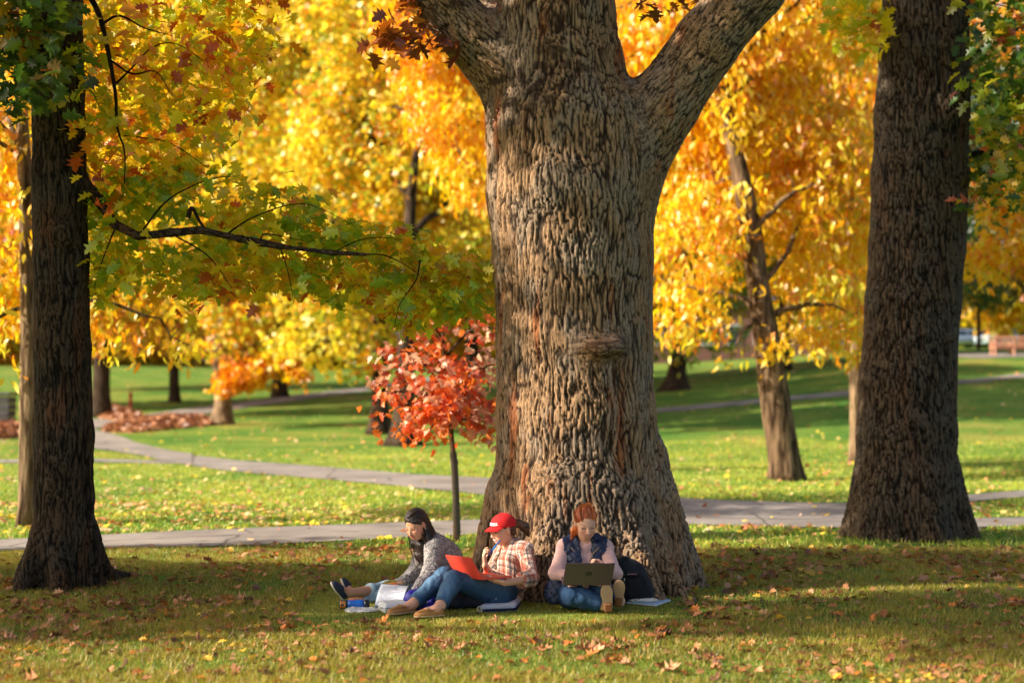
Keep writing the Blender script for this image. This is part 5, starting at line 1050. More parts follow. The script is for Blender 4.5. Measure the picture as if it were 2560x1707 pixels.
mb.tube(spline([P(1229, 1502, 11.075), P(1240, 1496, 11.065), P(1247, 1486, 11.07)], 8), .0022, 5, col=srgb(196, 190, 150)); mb.build('pocket_stitching', M_cloth, cap_p)
teef = U([off(q, .008) for q in tor[1:3] + tor[8:]], .03); tee = cut(cut(teef, c_ch + nrm(c_ch - c_pel) * .09, c_ch - c_pel), c_pel + nrm(c_ch - c_pel) * .02, c_pel - c_ch)
sdf_obj('undershirt', tee, lo, hi, .005, M_cloth, cap_p, lambda p: seg_cols(p, srgb(126, 140, 104), .12, .03))
# plaid shirt: torso shell open at the front, rolled sleeves, tail behind the hips
Bt = basis(cfw, nrm(c_ch - c_pel)); rtv, fwv, upv = Bt[:, 0], Bt[:, 1], Bt[:, 2]
sh_t = U([off(q, .018) for q in tor[1:6] + tor[8:]] + [ell(P(1276, 1440, 11.40), (.165, .145, .15)), ell(P(1284, 1488, 11.38), (.075, .12, .085))], .04)
def opening(p):
    q = p - c_ch.astype(F32); a = q @ rtv; b = q @ fwv; c = q @ upv; wid = .024 + .10 * np.clip(-c - .02, 0, .2) + .14 * np.clip(c - .08, 0, .1); return smx(np.abs(a + .01) - wid, -(b - .03), .01)
slv = U([off(cone(c_sL, c_eL, .052, .047), .010), off(cone(c_eL, c_eL + (c_wL - c_eL) * .40, .048, .046), .010)], .03); slv = cut(slv, c_eL + (c_wL - c_eL) * .36, c_wL - c_eL)
slv2 = U([off(cone(c_sR, c_eR, .052, .044), .010), off(cone(c_eR, c_eR + (c_wR - c_eR) * .3, .046, .040), .008)], .03); slv2 = cut(slv2, c_eR + (c_wR - c_eR) * .22, c_wR - c_eR)
roll = lambda p: sm(slv(p), cut(cut(off(cone(c_eL, c_wL, .048, .044), .016), c_eL + (c_wL - c_eL) * .38, c_wL - c_eL), c_eL + (c_wL - c_eL) * .18, c_eL - c_wL)(p), .01)
nkc = ell(hd['L'](0, .01, -.085), (.062, .062, .060)); collar = [rbox(c_nk + rtv * sg * .050 + fwv * .045 + upv * .012, (.012, .045, .030), .006, basis(fwv * .8 + rtv * -sg * .5 - upv * .5, upv + rtv * sg * .4)) for sg in (-1, 1)]
shf0 = lambda p: smx(smx(sh_t(p), -opening(p), .006), -nkc(p), .015)
shf = fold(lambda p: sm(sm(sm(shf0(p), roll(p), .02), slv2(p), .02), np.minimum(collar[0](p), collar[1](p)), .012), .008, (.05, .05, .09), 21); shf = cut(shf, A(0, 0, .03), (0, 0, -1))
def plaid(p):
    dT = np.minimum(sh_t(p), 9); dL = slv(p); dR = slv2(p)
    def co(a, ax, e1): d = nrm(ax); u = nrm(np.cross(d, e1)); v = np.cross(d, u); q = p - a.astype(F32); return q @ d, np.arctan2(q @ u, q @ v) * .055
    lt_, at_ = co(c_ch, c_ch - c_pel, rtv); q = p - c_ch.astype(F32); at_ = q @ rtv + .3 * (q @ fwv)
    l1, a1 = co(c_sL, c_eL - c_sL, fwv); l2, a2 = co(c_eL, c_wL - c_eL, fwv); l3, a3 = co(c_sR, c_eR - c_sR, fwv)
    onfore = ((p - c_eL.astype(F32)) @ nrm(c_wL - c_eL) > 0) & (np.linalg.norm(p - c_eL.astype(F32), axis=1) < .25)
    mL = (dL < dT) & (dL < dR); mR = (dR < dT) & ~mL; u_ = np.where(mL, np.where(onfore, l2, l1), np.where(mR, l3, lt_)); v_ = np.where(mL, np.where(onfore, a2, a1), np.where(mR, a3, at_))
    c = np.tile(np.array(srgb(206, 172, 150)), (len(p), 1))
    def stripe(t, per, cen, wd, col, w): 
        m = np.abs(((t / per) % 1) - cen) * per < wd / 2; c[m] = c[m] * (1 - w) + np.array(col) * w
    for t in (u_, v_):
        stripe(t, .088, .30, .030, srgb(176, 88, 66), .62); stripe(t, .088, .78, .014, srgb(60, 60, 76), .72); stripe(t, .088, .30, .005, srgb(90, 50, 50), .7); stripe(t, .088, .55, .0045, srgb(80, 60, 66), .7); stripe(t, .088, .08, .008, srgb(250, 236, 220), .5)
    return c * (.9 + .2 * fbm(p / F32(.03), 2, 2))[:, None]
sdf_obj('plaid_shirt', shf, lo, hi, .0042, M_cloth, cap_p, plaid)
for hh, tt_ in ((h1, t1), (h2, t2)):
    hh = hh.copy(); tt_ = tt_.copy(); hh[2] = .010; tt_[2] = .012
    s_o, (S_, B, Ln) = shoe(None, hh, tt_, (0, .05, 1), srgb(178, 126, 76), srgb(206, 176, 132), .042, solet=.014, upper=.040)
    s_o.parent = cap_p; s_o.data.transform(Matrix.Translation(-cap_p.location)); fixchild(s_o, cap_p); mb = MB()
    for a, b in ((-1, 1), (1, -1), (-.6, .2)): mb.tube(spline([S_(.52, .050, 0), S_(.56 + .04 * b, .066, .018 * a), S_(.60, .050, .026 * a)], 7), .0026, 5, col=srgb(196, 160, 104))
    mb.tube(spline([S_(.92, .030, -.012), S_(.80, .044, -.030), S_(.60, .046, -.036), S_(.3, .048, -.034), S_(.03, .050, -.012)], 14), .003, 5, col=srgb(150, 98, 54)); subpart(s_o, mb.build('laces', M_cloth, None), cap_p)
# hair and ponytail
L = hd['L']; Bh = hd['B']; hfc = U([ell(L(0, -.020, .030), (.079, .094, .080), Bh), ell(L(0, -.06, -.025), (.060, .045, .055), Bh)], .02); fc = U([ell(L(0, .085, -.030), (.062, .060, .090), Bh)], .02); ec = [ell(L(sg * .088, .000, -.010), (.024, .020, .030), Bh) for sg in (-1, 1)]
pt = U([cone(L(0, -.095, .012), L(.0, -.145, .012), .020, .030), cone(L(0, -.145, .012), L(-.01, -.195, -.03), .032, .038), cone(L(-.01, -.195, -.03), L(-.01, -.215, -.10), .036, .016)], .02)
hcf = lambda p: sm(smx(smx(smx(hfc(p), -fc(p), .01), -np.minimum(ec[0](p), ec[1](p)), .006), -(((p - hd['C'].astype(F32)) @ (-Bh[:, 2])) + .0), .01) if False else smx(smx(hfc(p), -fc(p), .01), -np.minimum(ec[0](p), ec[1](p)), .006), pt(p), .015)
sdf_obj('hair', groove(hcf, .005, -Bh[:, 1] - .4 * Bh[:, 2], .011, 5), *bbox(L(0, 0, .1), L(0, -.24, -.12), L(0, .05, -.1), pad=.10), .004, M_hair, cap_p, hair_cols(srgb(54, 34, 24), srgb(128, 86, 54), dirn=-Bh[:, 1] - .4 * Bh[:, 2], seed=4))
strands(cap_p, [np.array([L(0, -.10, .02), L(.01, -.16, .03), L(-.01, -.21, -.03), L(-.02, -.22, -.12)]), np.array([L(-.01, -.10, .01), L(-.02, -.15, -.01), L(-.02, -.18, -.07), L(0, -.19, -.13)]), np.array([L(-.055, -.04, .0), L(-.06, -.06, -.05), L(-.03, -.07, -.10)])], 50, .002, (np.array(srgb(70, 44, 28)), np.array(srgb(150, 104, 66))), M_hair, wig=.012)
# cap: crown, brim, button, lettering
dome = U([ell(L(0, -.016, .036), (.088, .104, .084), Bh)], .01); dome = cut(dome, L(0, .09, .040), -nrm(Bh[:, 2] * 1.0 + Bh[:, 1] * -.22), .004)
M_cap = mat_plain('red_twill', srgb(214, 20, 24), .85, bump=.3, bscale=600)
domeC = L(0, -.016, .036); dr = (.088, .104, .084)
cp = sdf_obj('cap', disp(dome, .0015, [30, 30, 30], 4, 2), *bbox(L(0, 0, .1), L(0, 0, 0), pad=.13), .004, M_cap, cap_p, (1, 1, 1))
nu, nv = 25, 10; G_ = []
for sgn in (0, 1):
    for i in range(nu):
        a = (i / (nu - 1) - .5) * 2.30
        for j in range(nv):
            t = j / (nv - 1); rad = 1 + t * .0; x = math.sin(a) * (.085 + .000 * t); y = math.cos(a) * .090 + t * .078 * max(0., math.cos(a * .74)) ** .6; xx = x * (1 - .10 * t); z = .040 - .004 * t - .016 * (math.sin(a) ** 2) * 1.2 - .012 * t * t - .004 * sgn + (1 - t) * .004
            G_.append(L(xx, y - .016, z))
G_ = np.array(G_); i_ = np.arange(nu - 1)[:, None] * nv + np.arange(nv - 1)[None]; q1 = np.stack([i_, i_ + 1, i_ + nv + 1, i_ + nv], -1).reshape(-1, 4); K = nu * nv; e_ = np.arange(nu - 1) * nv + nv - 1
br = obj('brim', npmesh('brim', G_, np.concatenate([q1, q1[:, ::-1] + K, np.stack([e_, e_ + nv, e_ + nv + K, e_ + K], 1)]), M_cap)); subpart(cp, br, cap_p)
mb = MB(); mb.tube([L(0, -.016, .118), L(0, -.016, .124)], .007, 10, col=(1, 1, 1)); subpart(cp, mb.build('button', M_cap, None, True), cap_p)
def text_mesh(body, size, ext=.0, bold=0.0):
    cu = bpy.data.curves.new('t', 'FONT'); cu.body = body; cu.size = size; cu.align_x = 'CENTER'; cu.align_y = 'CENTER'; cu.extrude = ext; cu.offset = bold; o = bpy.data.objects.new('t', cu); COL.objects.link(o); bpy.context.view_layer.update()
    me = bpy.data.meshes.new_from_object(o.evaluated_get(bpy.context.evaluated_depsgraph_get())); bpy.data.objects.remove(o); return me
tm = text_mesh('CORNELL', .026, .001, .0009); M_white = mat_plain('white_thread', (.8, .8, .8), .7); tm.materials.clear(); tm.materials.append(M_white)
for v in tm.vertices:
    x, y, z = v.co; ph = -x * 1.12 / .095; h_ = .036 + .022 + y * 1.05; kz = (h_ - .036) / dr[2]; rr_k = math.sqrt(max(0, 1 - kz * kz)) * 1.02 + .012
    q = np.asarray(L(math.sin(ph) * dr[0] * rr_k, -.016 + math.cos(ph) * dr[1] * rr_k + z, h_)); v.co = Vector(q)
subpart(cp, link(bpy.data.objects.new('lettering', tm)), cap_p)
# pen in the raised hand
pen = thing('pen', 'blue pen held against the lips of the person in the red cap', 'pen', P(1222, 1382, 11.12)); a_, b_ = P(1219, 1390, 11.10), P(1250, 1350, 11.22)
mb = MB(); mb.tube([a_ + (b_ - a_) * t for t in (0, .15, .85)], [.003, .0055, .0055], 10, col=srgb(30, 66, 170)); mb.build('barrel', M_plastic, pen, True)
mb = MB(); mb.tube([a_ + (b_ - a_) * t for t in (.42, .45, 1.0)], [.0062, .0068, .0060], 10, col=srgb(40, 130, 210)); mb.build('pen_cap', M_plastic, pen, True)

# ------------------------------------------------ person with red hair
r_pel, r_wst, r_ch = P(1452, 1482, 11.20), P(1454, 1446, 11.27), P(1460, 1398, 11.29)
r_hR, r_hL = P(1428, 1484, 11.12), P(1482, 1484, 11.12); r_sR, r_sL, r_nk = P(1412, 1368, 11.24), P(1511, 1368, 11.24), P(1462, 1352, 11.27)
r_eR, r_wR = P(1390, 1432, 11.10), P(1432, 1444, 10.98); r_eL, r_wL = P(1537, 1432, 11.08), P(1513, 1416, 10.93)
r_kR, r_aR = P(1431, 1486, 10.90), P(1509, 1511, 10.88); r_kL, r_aL = P(1503, 1470, 10.98), P(1548, 1502, 11.02)
red_p = thing('person', 'smiling person with red hair in a navy quilted vest over a pale pink sweater', 'person', A(r_pel[0], r_pel[1], 0))
hd = head(P(1464, 1306, 11.10), (.16, -.88, -.36), (-.03, -.1, 1), 1.03, 1.0)
tor = torso(r_pel, r_wst, r_ch, A(.05, -1, .05), r_sL, r_sR, r_nk, r_hL, r_hR, 1.03)
armR = [cone(r_sR, r_eR, .049, .041), cone(r_eR, r_wR, .040, .025)]; armL = [cone(r_sL, r_eL, .049, .041), cone(r_eL, r_wL, .040, .025)]
lR = leg(r_hR, r_kR, r_aR, (.095, .066, .058, .038)); lL = leg(r_hL, r_kL, r_aL, (.095, .066, .058, .038))
hR = hand(r_wR, A(.7, -.5, -.2), A(0, .1, -1), -1, (.4, .4, .4, .4)); hL = hand(r_wL, A(-.55, -.15, .45), A(-.3, -.2, -.8), 1, (1.0, 1.05, 1.1, 1.1))
f1t, f1h, f2t, f2h = P(1515, 1459, 10.80), P(1521, 1527, 10.84), P(1548, 1449, 10.90), P(1546, 1512, 10.95)
feet = [cone(r_aR, (f1t + f1h) / 2 + [0, .04, -.01], .036, .026), cone(r_aL, (f2t + f2h) / 2 + [0, .04, -.01], .036, .026)]
bodyf = U(tor + armR + armL + lR + lL + feet + [cone(hd['L'](0, -.02, -.06), r_nk, .053, .060)], .03)
allf = lambda p: sm(sm(sm(bodyf(p), hd['f'](p), .02), hL(p), .012), hR(p), .012)
lo, hi = bbox(hd['C'], r_pel, f1t, f2t, f1h, r_eR, r_eL, r_sL, pad=.16)
sdf_obj('body', allf, lo, hi, .0045, M_skin, red_p, lambda p: hd['paint'](p, seg_cols(p, SKIN3, .05, .05).astype(float), SKIN3, srgb(150, 84, 50)))
jR = U([off(q, .010) for q in leg(r_hR, r_kR, r_kR + (r_aR - r_kR) * .96, (.100, .072, .064, .050))], .03); jL = U([off(q, .010) for q in leg(r_hL, r_kL, r_kL + (r_aL - r_kL) * .9, (.100, .070, .062, .050))], .03); jR = cut(jR, r_kR + (r_aR - r_kR) * .93, r_aR - r_kR); jL = cut(jL, r_kL + (r_aL - r_kL) * .8, r_aL - r_kL)
jf = fold(lambda p: sm(sm(jR(p), jL(p), .02), off(U(tor[:1] + tor[6:8], .03), .012)(p), .04), .007, (.03, .03, .05), 33); jf = cut(jf, r_pel + A(0, 0, .09), (0, 0, 1))
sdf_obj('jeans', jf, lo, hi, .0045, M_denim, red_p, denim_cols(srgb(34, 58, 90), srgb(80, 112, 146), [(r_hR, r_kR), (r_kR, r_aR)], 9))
swa_r = cut(U([off(cone(r_sR, r_eR, .050, .044), .009), off(cone(r_eR, r_wR, .043, .030), .007)], .03), r_wR - (r_wR - r_eR) * .08, r_wR - r_eR); swa_l = cut(U([off(cone(r_sL, r_eL, .050, .044), .009), off(cone(r_eL, r_wL, .043, .030), .007)], .03), r_wL - (r_wL - r_eL) * .10, r_wL - r_eL)
swa = U([swa_r, swa_l], .02)
swt = U([off(q, .010) for q in tor[1:6] + tor[8:]], .04); nkc = ell(hd['L'](0, .03, -.120) , (.068, .080, .048))
sw = fold(lambda p: smx(sm(swa(p), swt(p), .03), -nkc(p), .012), .008, (.045, .045, .03), 41)
sdf_obj('sweater', sw, lo, hi, .0045, M_cloth, red_p, lambda p: seg_cols(p, srgb(222, 176, 168), .08, .05))
# quilted vest
B2 = basis(A(.05, -1, .05), nrm(r_ch - r_pel)); rv, fv, uv = B2[:, 0], B2[:, 1], B2[:, 2]
vt = U([off(q, .030) for q in tor[1:4] + tor[4:6] + tor[8:]], .04)
def v_open(p):
    q = p - r_ch.astype(F32); a = q @ rv; b = q @ fv; c = q @ uv; wid = .034 + .045 * np.clip((c - .0) / .16, 0, 1) - .012 * np.clip(-c / .1, 0, 1) * -1; return smx(np.abs(a) - wid, -(b - .0), .01)
armh = [ell(r_sR + A(-.050, -.01, -.020), (.056, .10, .12)), ell(r_sL + A(.050, -.01, -.020), (.056, .10, .12))]
colr = U([rbox(r_nk + A(-.070, -.045, .012), (.020, .055, .040), .012, basis(A(.25, -1, -.25), A(-.25, 0, 1))), rbox(r_nk + A(.070, -.045, .012), (.020, .055, .040), .012, basis(A(-.25, -1, -.25), A(.25, 0, 1))), ell(r_nk + A(0, .055, .015), (.085, .03, .045))], .03)
lap = [rbox(r_ch + A(sg * .088, -.125, .088), (.042, .012, .045), .010, basis(A(sg * -.35, -1, .1), A(-sg * .45, 0, 1))) for sg in (-1, 1)]
skirt = U([ell(P(1386, 1477, 11.13), (.075, .07, .095), basis(A(0, -1, 0), A(.3, 0, 1))), ell(P(1398, 1452, 11.14), (.05, .06, .06)), cone(P(1392, 1500, 11.08), P(1402, 1470, 11.10), .025, .04)], .05); skirt2 = ell(P(1520, 1480, 11.25), (.05, .07, .09))
def quilt(p): q = p - r_ch.astype(F32); a = (q @ rv) / .085; c = (q @ uv) / .085; s_ = np.minimum(np.abs(((a + c) % 1) - .5), np.abs(((a - c) % 1) - .5)) if False else np.minimum(np.minimum((a + c) % 1, 1 - (a + c) % 1), np.minimum((a - c) % 1, 1 - (a - c) % 1)); return s_
def vf(p):
    d = smx(vt(p), -v_open(p), .008); d = smx(d, -np.minimum(armh[0](p), armh[1](p)), .01); d = sm(d, colr(p), .02); d = sm(d, np.minimum(lap[0](p), lap[1](p)), .015); d = sm(d, np.minimum(skirt(p), skirt2(p)), .03)
    d = smx(d, -ell(hd['L'](0, .02, -.11), (.070, .085, .060))(p), .01); return d - .005 * sstep(0, .25, quilt(p)) + .004 * (fbm(p / F32(.05), 2, 6) - .5)
def vcol(p): s_ = sstep(0, .10, quilt(p))[:, None]; return np.array(srgb(34, 44, 74)) * (.55 + .45 * s_) * (.85 + .3 * fbm(p / F32(.05), 2, 8))[:, None]
M_nylon = mat_vcol('navy_nylon', .5, .4, .15, 120.0); vest = sdf_obj('vest', vf, lo, hi, .0045, M_nylon, red_p, vcol)
mb = MB()
for sg in (-1, 1):
    mb.tube(spline([r_ch + A(sg * .115, -.142, .115), r_ch + A(sg * .085, -.150, .085), r_ch + A(sg * .045, -.146, .035), r_ch + A(sg * .046, -.140, -.06)], 14), .0026, 5, col=srgb(196, 170, 120))
subpart(vest, mb.build('zip', M_plastic, None), red_p)
# heeled shoes, soles towards the lens
for hh, tt_ in ((f1h, f1t), (f2h, f2t)):
    yaw = A(-.05, 1, .12) if hh is f1h else A(.22, 1, .12)
    s_o, (S_, B, Ln) = shoe(None, hh, tt_, yaw, srgb(190, 160, 110), srgb(184, 150, 116), .044, solet=.011, upper=.032)
    s_o.parent = red_p; s_o.data.transform(Matrix.Translation(-red_p.location)); fixchild(s_o, red_p)
    hb = sdf_obj('heel', rbox(S_(.15, -.012), (.028, .030, .014), .006, B), *bbox(S_(.13, -.012), pad=.07), .004, M_suede, None, lambda p: seg_cols(p, srgb(138, 88, 54), .2, .02)); subpart(s_o, hb, red_p)
L = hd['L']; Bh = hd['B']; cp_ = U([ell(L(0, -.020, .040), (.083, .097, .084), Bh), ell(L(0, -.02, .105), (.040, .045, .030), Bh), ell(L(0, -.06, -.015), (.072, .055, .070), Bh)], .03); fc = U([ell(L(0, .092, -.020), (.060, .055, .078), Bh), ell(L(0, .07, -.08), (.068, .06, .07), Bh)], .03); ec = [ell(L(sg * .090, .006, -.012), (.024, .022, .032), Bh) for sg in (-1, 1)]
pt = U([cone(L(.03, -.07, -.03), L(.065, -.06, -.10), .030, .028), cone(L(.065, -.06, -.10), L(.085, -.05, -.16), .026, .010)], .02)
hcf = lambda p: sm(smx(smx(cp_(p), -fc(p), .012), -np.minimum(ec[0](p), ec[1](p)), .006), pt(p), .02)
sdf_obj('hair', groove(hcf, .0030, Bh[:, 2] - .35 * Bh[:, 1], .013, 6), *bbox(L(0, 0, .12), L(.08, -.05, -.17), L(0, .05, -.1), pad=.10), .004, M_hair, red_p, hair_cols(srgb(138, 52, 18), srgb(222, 116, 48), dirn=Bh[:, 2] - .35 * Bh[:, 1], fine=.010, seed=7))
strands(red_p, [np.array([L(0, .070, .075), L(.01, .04, .112), L(0, -.03, .130), L(0, -.09, .09)]), np.array([L(-.045, .066, .05), L(-.05, .03, .105), L(-.03, -.04, .13), L(0, -.10, .09)]), np.array([L(.045, .066, .05), L(.05, .03, .105), L(.03, -.04, .13), L(0, -.10, .09)]), np.array([L(-.07, .03, .03), L(-.083, -.01, .06), L(-.06, -.07, .08)]), np.array([L(.07, .03, .03), L(.083, -.01, .06), L(.06, -.07, .08)]), np.array([L(.06, -.02, .02), L(.08, -.03, -.05), L(.09, -.04, -.12), L(.095, -.04, -.17)]), np.array([L(-.06, .01, .04), L(-.078, .01, -.01), L(-.08, .0, -.07)])], 110, .0018, (np.array(srgb(160, 70, 28)), np.array(srgb(226, 130, 60))), M_hair, wig=.008)

# ================================================================== THINGS AROUND THE STUDENTS
def slab(mb, o, ux, uy, th, col, up=None):
    """flat slab with corner o, edge vectors ux, uy and a thickness along its normal"""
    o, ux, uy = [np.asarray(q, float) for q in (o, ux, uy)]; mb.quad(o, o + ux, o + ux + uy, o + uy, th, col); return mb
def on_face(o, ux, uy, a, b, lift): n = nrm(np.cross(ux, uy)); return o + ux * a + uy * b + n * lift
M_alu = mat_plain('grey_metal', srgb(96, 76, 88), .42, .1, bump=.05, bscale=800); M_dark = mat_plain('dark_plastic', (.02, .02, .022), .5); M_redp = mat_plain('red_shell', srgb(206, 62, 40), .55, coat=.1, bump=.1, bscale=900)
def text_on(body, size, o, xdir, ydir, mat_, name, parent, ext=.0006, bold=0.0):
    cu = bpy.data.curves.new('t', 'FONT'); cu.body = body; cu.size = size; cu.align_x = 'CENTER'; cu.align_y = 'CENTER'; cu.extrude = ext; cu.offset = bold; q = bpy.data.objects.new('t', cu); COL.objects.link(q); bpy.context.view_layer.update()
    me = bpy.data.meshes.new_from_object(q.evaluated_get(bpy.context.evaluated_depsgraph_get())); bpy.data.objects.remove(q); me.materials.clear(); me.materials.append(mat_)
    x = nrm(xdir); y = nrm(np.asarray(ydir, float) - x * np.dot(ydir, x)); z = np.cross(x, y); M = Matrix(((x[0], y[0], z[0], o[0]), (x[1], y[1], z[1], o[1]), (x[2], y[2], z[2], o[2]), (0, 0, 0, 1))); me.transform(M); return obj(name, me, parent)
# grey laptop
bl, br_ = P(1406, 1462, 10.78), P(1527, 1462, 10.80); tl = P(1415, 1408, 10.62); tr = tl + (br_ - bl) * 1.0; lap_ = thing('laptop', 'open grey laptop with a round logo on the lap of the red-haired person', 'laptop', A(*((bl + br_) / 2)[:2], float(bl[2])))
mb = MB(); mb.quad(bl, br_, tr, tl, -.006, srgb(112, 108, 100)); lid = mb.build('lid', M_alu, lap_)
ux = br_ - bl; uy = (tl - bl); n_ = nrm(np.cross(ux, uy)); bk_ = A(0, 1, .10) * .24
mb = MB(); mb.quad(bl + bk_, br_ + bk_, br_, bl, -.014, srgb(100, 98, 94)); mb.build('keyboard_base', M_alu, lap_)
o0 = bl + n_ * -.0068; mb = MB(); mb.quad(o0 + ux * .03 + uy * .05, o0 + ux * .03 + uy * .95, o0 + ux * .97 + uy * .95, o0 + ux * .97 + uy * .05, .0006, (0, 0, 0)); mb.build('screen', M_dark, lap_)
cc = bl + ux * .5 + uy * .52; xx, yy = nrm(ux), nrm(uy - nrm(ux) * np.dot(uy, nrm(ux))); ang = np.linspace(0, 2 * PI, 33)[:-1]
mb = MB(); sgn = 1 if n_[1] < 0 else -1; nn = n_ * sgn; V = np.array([cc + (xx * math.cos(a) + yy * math.sin(a)) * .024 + nn * k for k in (.0012, .0004) for a in ang] + [cc + nn * .0012]); j = np.arange(32); mb.add(V, np.stack([j, j + 32, (j + 1) % 32 + 32, (j + 1) % 32], 1), np.stack([np.full(32, 64), j, (j + 1) % 32], 1), (0, 0, 0)); mb.build('logo_disc', M_dark, lap_)
text_on('hp', .036, cc + nn * .0018, xx, yy, M_alu, 'logo_letters', lap_)
# red laptop on the knees of the person in the cap
n0, f0 = P(1207, 1449, 10.86), P(1142, 1441, 11.16); n1 = P(1177, 1394, 10.84); f1 = n1 + (f0 - n0)
rl = thing('laptop', 'open laptop with a plain red lid propped on drawn-up knees', 'laptop', A(*((n0 + f0) / 2)[:2], float(n0[2])))
mb = MB(); mb.quad(n0, n1, f1, f0, -.007, srgb(206, 62, 40)); mb.build('lid', M_redp, rl)
b2 = A(.215, .045, .012); mb = MB(); mb.quad(n0, f0, f0 + b2, n0 + b2, -.013, (1, 1, 1)); mb.build('keyboard_base', M_redp, rl)
mb = MB(); q0 = n0 + A(0, 0, .0004)
for i in range(12):
    for k in range(5): c_ = q0 + (f0 - n0) * (.08 + .07 * i) + b2 * (.12 + .11 * k); mb.box(c_ + [0, 0, .001], (.014, .014, .002), basis(f0 - n0, (0, 0, 1)), col=(.02, .02, .02))
mb.build('keys', M_dark, rl)
# spiral notebook hanging over the outstretched legs
TLn, TRn, BRn, BLn = P(953, 1459, 11.44), P(1021, 1464, 11.40), P(1007, 1500, 11.16), P(936, 1516, 11.14)
nb = thing('spiral_notebook', 'open spiral notebook with handwritten pages draped over the outstretched legs', 'notebook', A(float(BLn[0]), float(BLn[1]), 0)); mb = MB(); nu_ = 14; G1 = []
for i in range(nu_):
    t = i / (nu_ - 1)
    for k in range(2):
        s_ = k; p = (TLn * (1 - s_) + TRn * s_) * (1 - t) + (BLn * (1 - s_) + BRn * s_) * t; p = p + A(0, -.012, .014) * math.sin(t * PI); G1.append(p)
G1 = np.array(G1); nn = nrm(np.cross(G1[1] - G1[0], G1[2] - G1[0])); nn = nn if nn[1] < 0 else -nn; G2 = G1 - nn * .006; ii_ = np.arange(nu_ - 1) * 2; K = len(G1)
q1 = np.stack([ii_, ii_ + 1, ii_ + 3, ii_ + 2], 1); mb.add(np.concatenate([G1, G2]), np.concatenate([q1, q1[:, ::-1] + K, np.stack([ii_, ii_ + 2, ii_ + 2 + K, ii_ + K], 1), np.stack([ii_ + 1, ii_ + 1 + K, ii_ + 3 + K, ii_ + 3], 1)]), None, srgb(196, 198, 208)); mb.build('page', M_paper, nb)
mb = MB(); rs = random.Random(3)
for i in range(16):
    t = .10 + i * .052; a = .06 + rs.random() * .05; end = .35 + rs.random() * .55
    while a < end:
        w_ = .02 + rs.random() * .05; f = lambda s_, tt: (TLn * (1 - s_) + TRn * s_) * (1 - tt) + (BLn * (1 - s_) + BRn * s_) * tt + A(0, -.012, .014) * math.sin(tt * PI) + nn * .0012
        mb.tube([f(a, t), f(a + w_ * .5, t - .004), f(a + w_, t)], .0014, 4, col=srgb(60, 60, 90)); a += w_ + .02
mb.build('handwriting', M_paper, nb)
mb = MB()
for i in range(20):
    c_ = TLn + (TRn - TLn) * (.03 + .94 * i / 19); a = np.linspace(0, 2 * PI, 9); mb.tube(np.array([c_ + A(0, math.cos(q) * .010, math.sin(q) * .010) for q in a]), .0013, 4, col=srgb(60, 60, 90))
mb.build('spiral_binding', M_plastic, nb)
bk1, bk2 = P(966, 1449, 11.74), P(1034, 1447, 11.72); mb = MB(); mb.quad(TLn + [0, .012, -.004], TRn + [0, .012, -.004], bk2, bk1, -.004, srgb(70, 84, 84)); mb.build('cover', mat_plain('clear_cover', srgb(96, 108, 96), .12, coat=.8), nb)
# drink bottle
a_, b_ = P(848, 1508, 11.10), P(924, 1503, 11.12); a_[2] = .036; b_[2] = .036; bo = thing('drink_bottle', 'blue sports bottle with black lid and an orange printed band lying on the grass', 'bottle', A(a_[0], a_[1], 0)); D_ = b_ - a_
def rings(t0, t1, rs_, col): mb = MB(); mb.tube([a_ + D_ * (t0 + (t1 - t0) * i / (len(rs_) - 1)) for i in range(len(rs_))], rs_, 20, col=col); return mb
rings(.28, .82, [.033, .0345, .0335, .0345, .0345, .030], srgb(24, 92, 178)).build('bottle_body', M_plastic, bo, True); rings(.0, .28, [.026, .033, .0345, .034], srgb(30, 52, 52)).build('label_band', M_plastic, bo, True)
rings(.82, 1.0, [.031, .034, .033, .024], srgb(18, 20, 30)).build('lid', M_plastic, bo, True); mb = MB()
ax = nrm(D_); s1 = nrm(np.cross(ax, (0, 0, 1))); s1 = s1 if s1[1] < 0 else -s1
for (t, w_, h0, h1) in ((.06, .010, -.6, .9), (.13, .010, .2, .9), (.13, .010, -.7, -.1), (.19, .008, -.6, .8)):
    pts = [a_ + D_ * t + (s1 * math.cos(q) + A(0, 0, 1) * math.sin(q)) * .0345 for q in np.linspace(h0, h1, 7)]; mb.tube(pts, w_ * .42, 6, col=srgb(236, 150, 66))
mb.build('orange_print', M_plastic, bo); mb = MB(); mb.tube([a_ + D_ * t + A(0, -.008, .0325) for t in (.3, .4, .5)], .004, 6, col=srgb(210, 60, 50)); mb.build('red_stripe', M_plastic, bo)
# knitted white cloth
cl = U([ell(P(908, 1516, 11.0) * [1, 1, 0] + A(0, 0, .008), (.115, .10, .016)), ell(P(880, 1517, 10.98) * [1, 1, 0] + A(0, 0, .006), (.05, .08, .018))], .02)
o = sdf_obj('crochet_cloth', disp(cl, .009, [60, 60, 60], 4, 2), *bbox(P(908, 1516, 11.0) * [1, 1, 0], pad=.24), .005, M_knit, None, srgb(224, 220, 214)); tag(o, 'crumpled white crocheted cloth under the blue bottle', 'cloth')
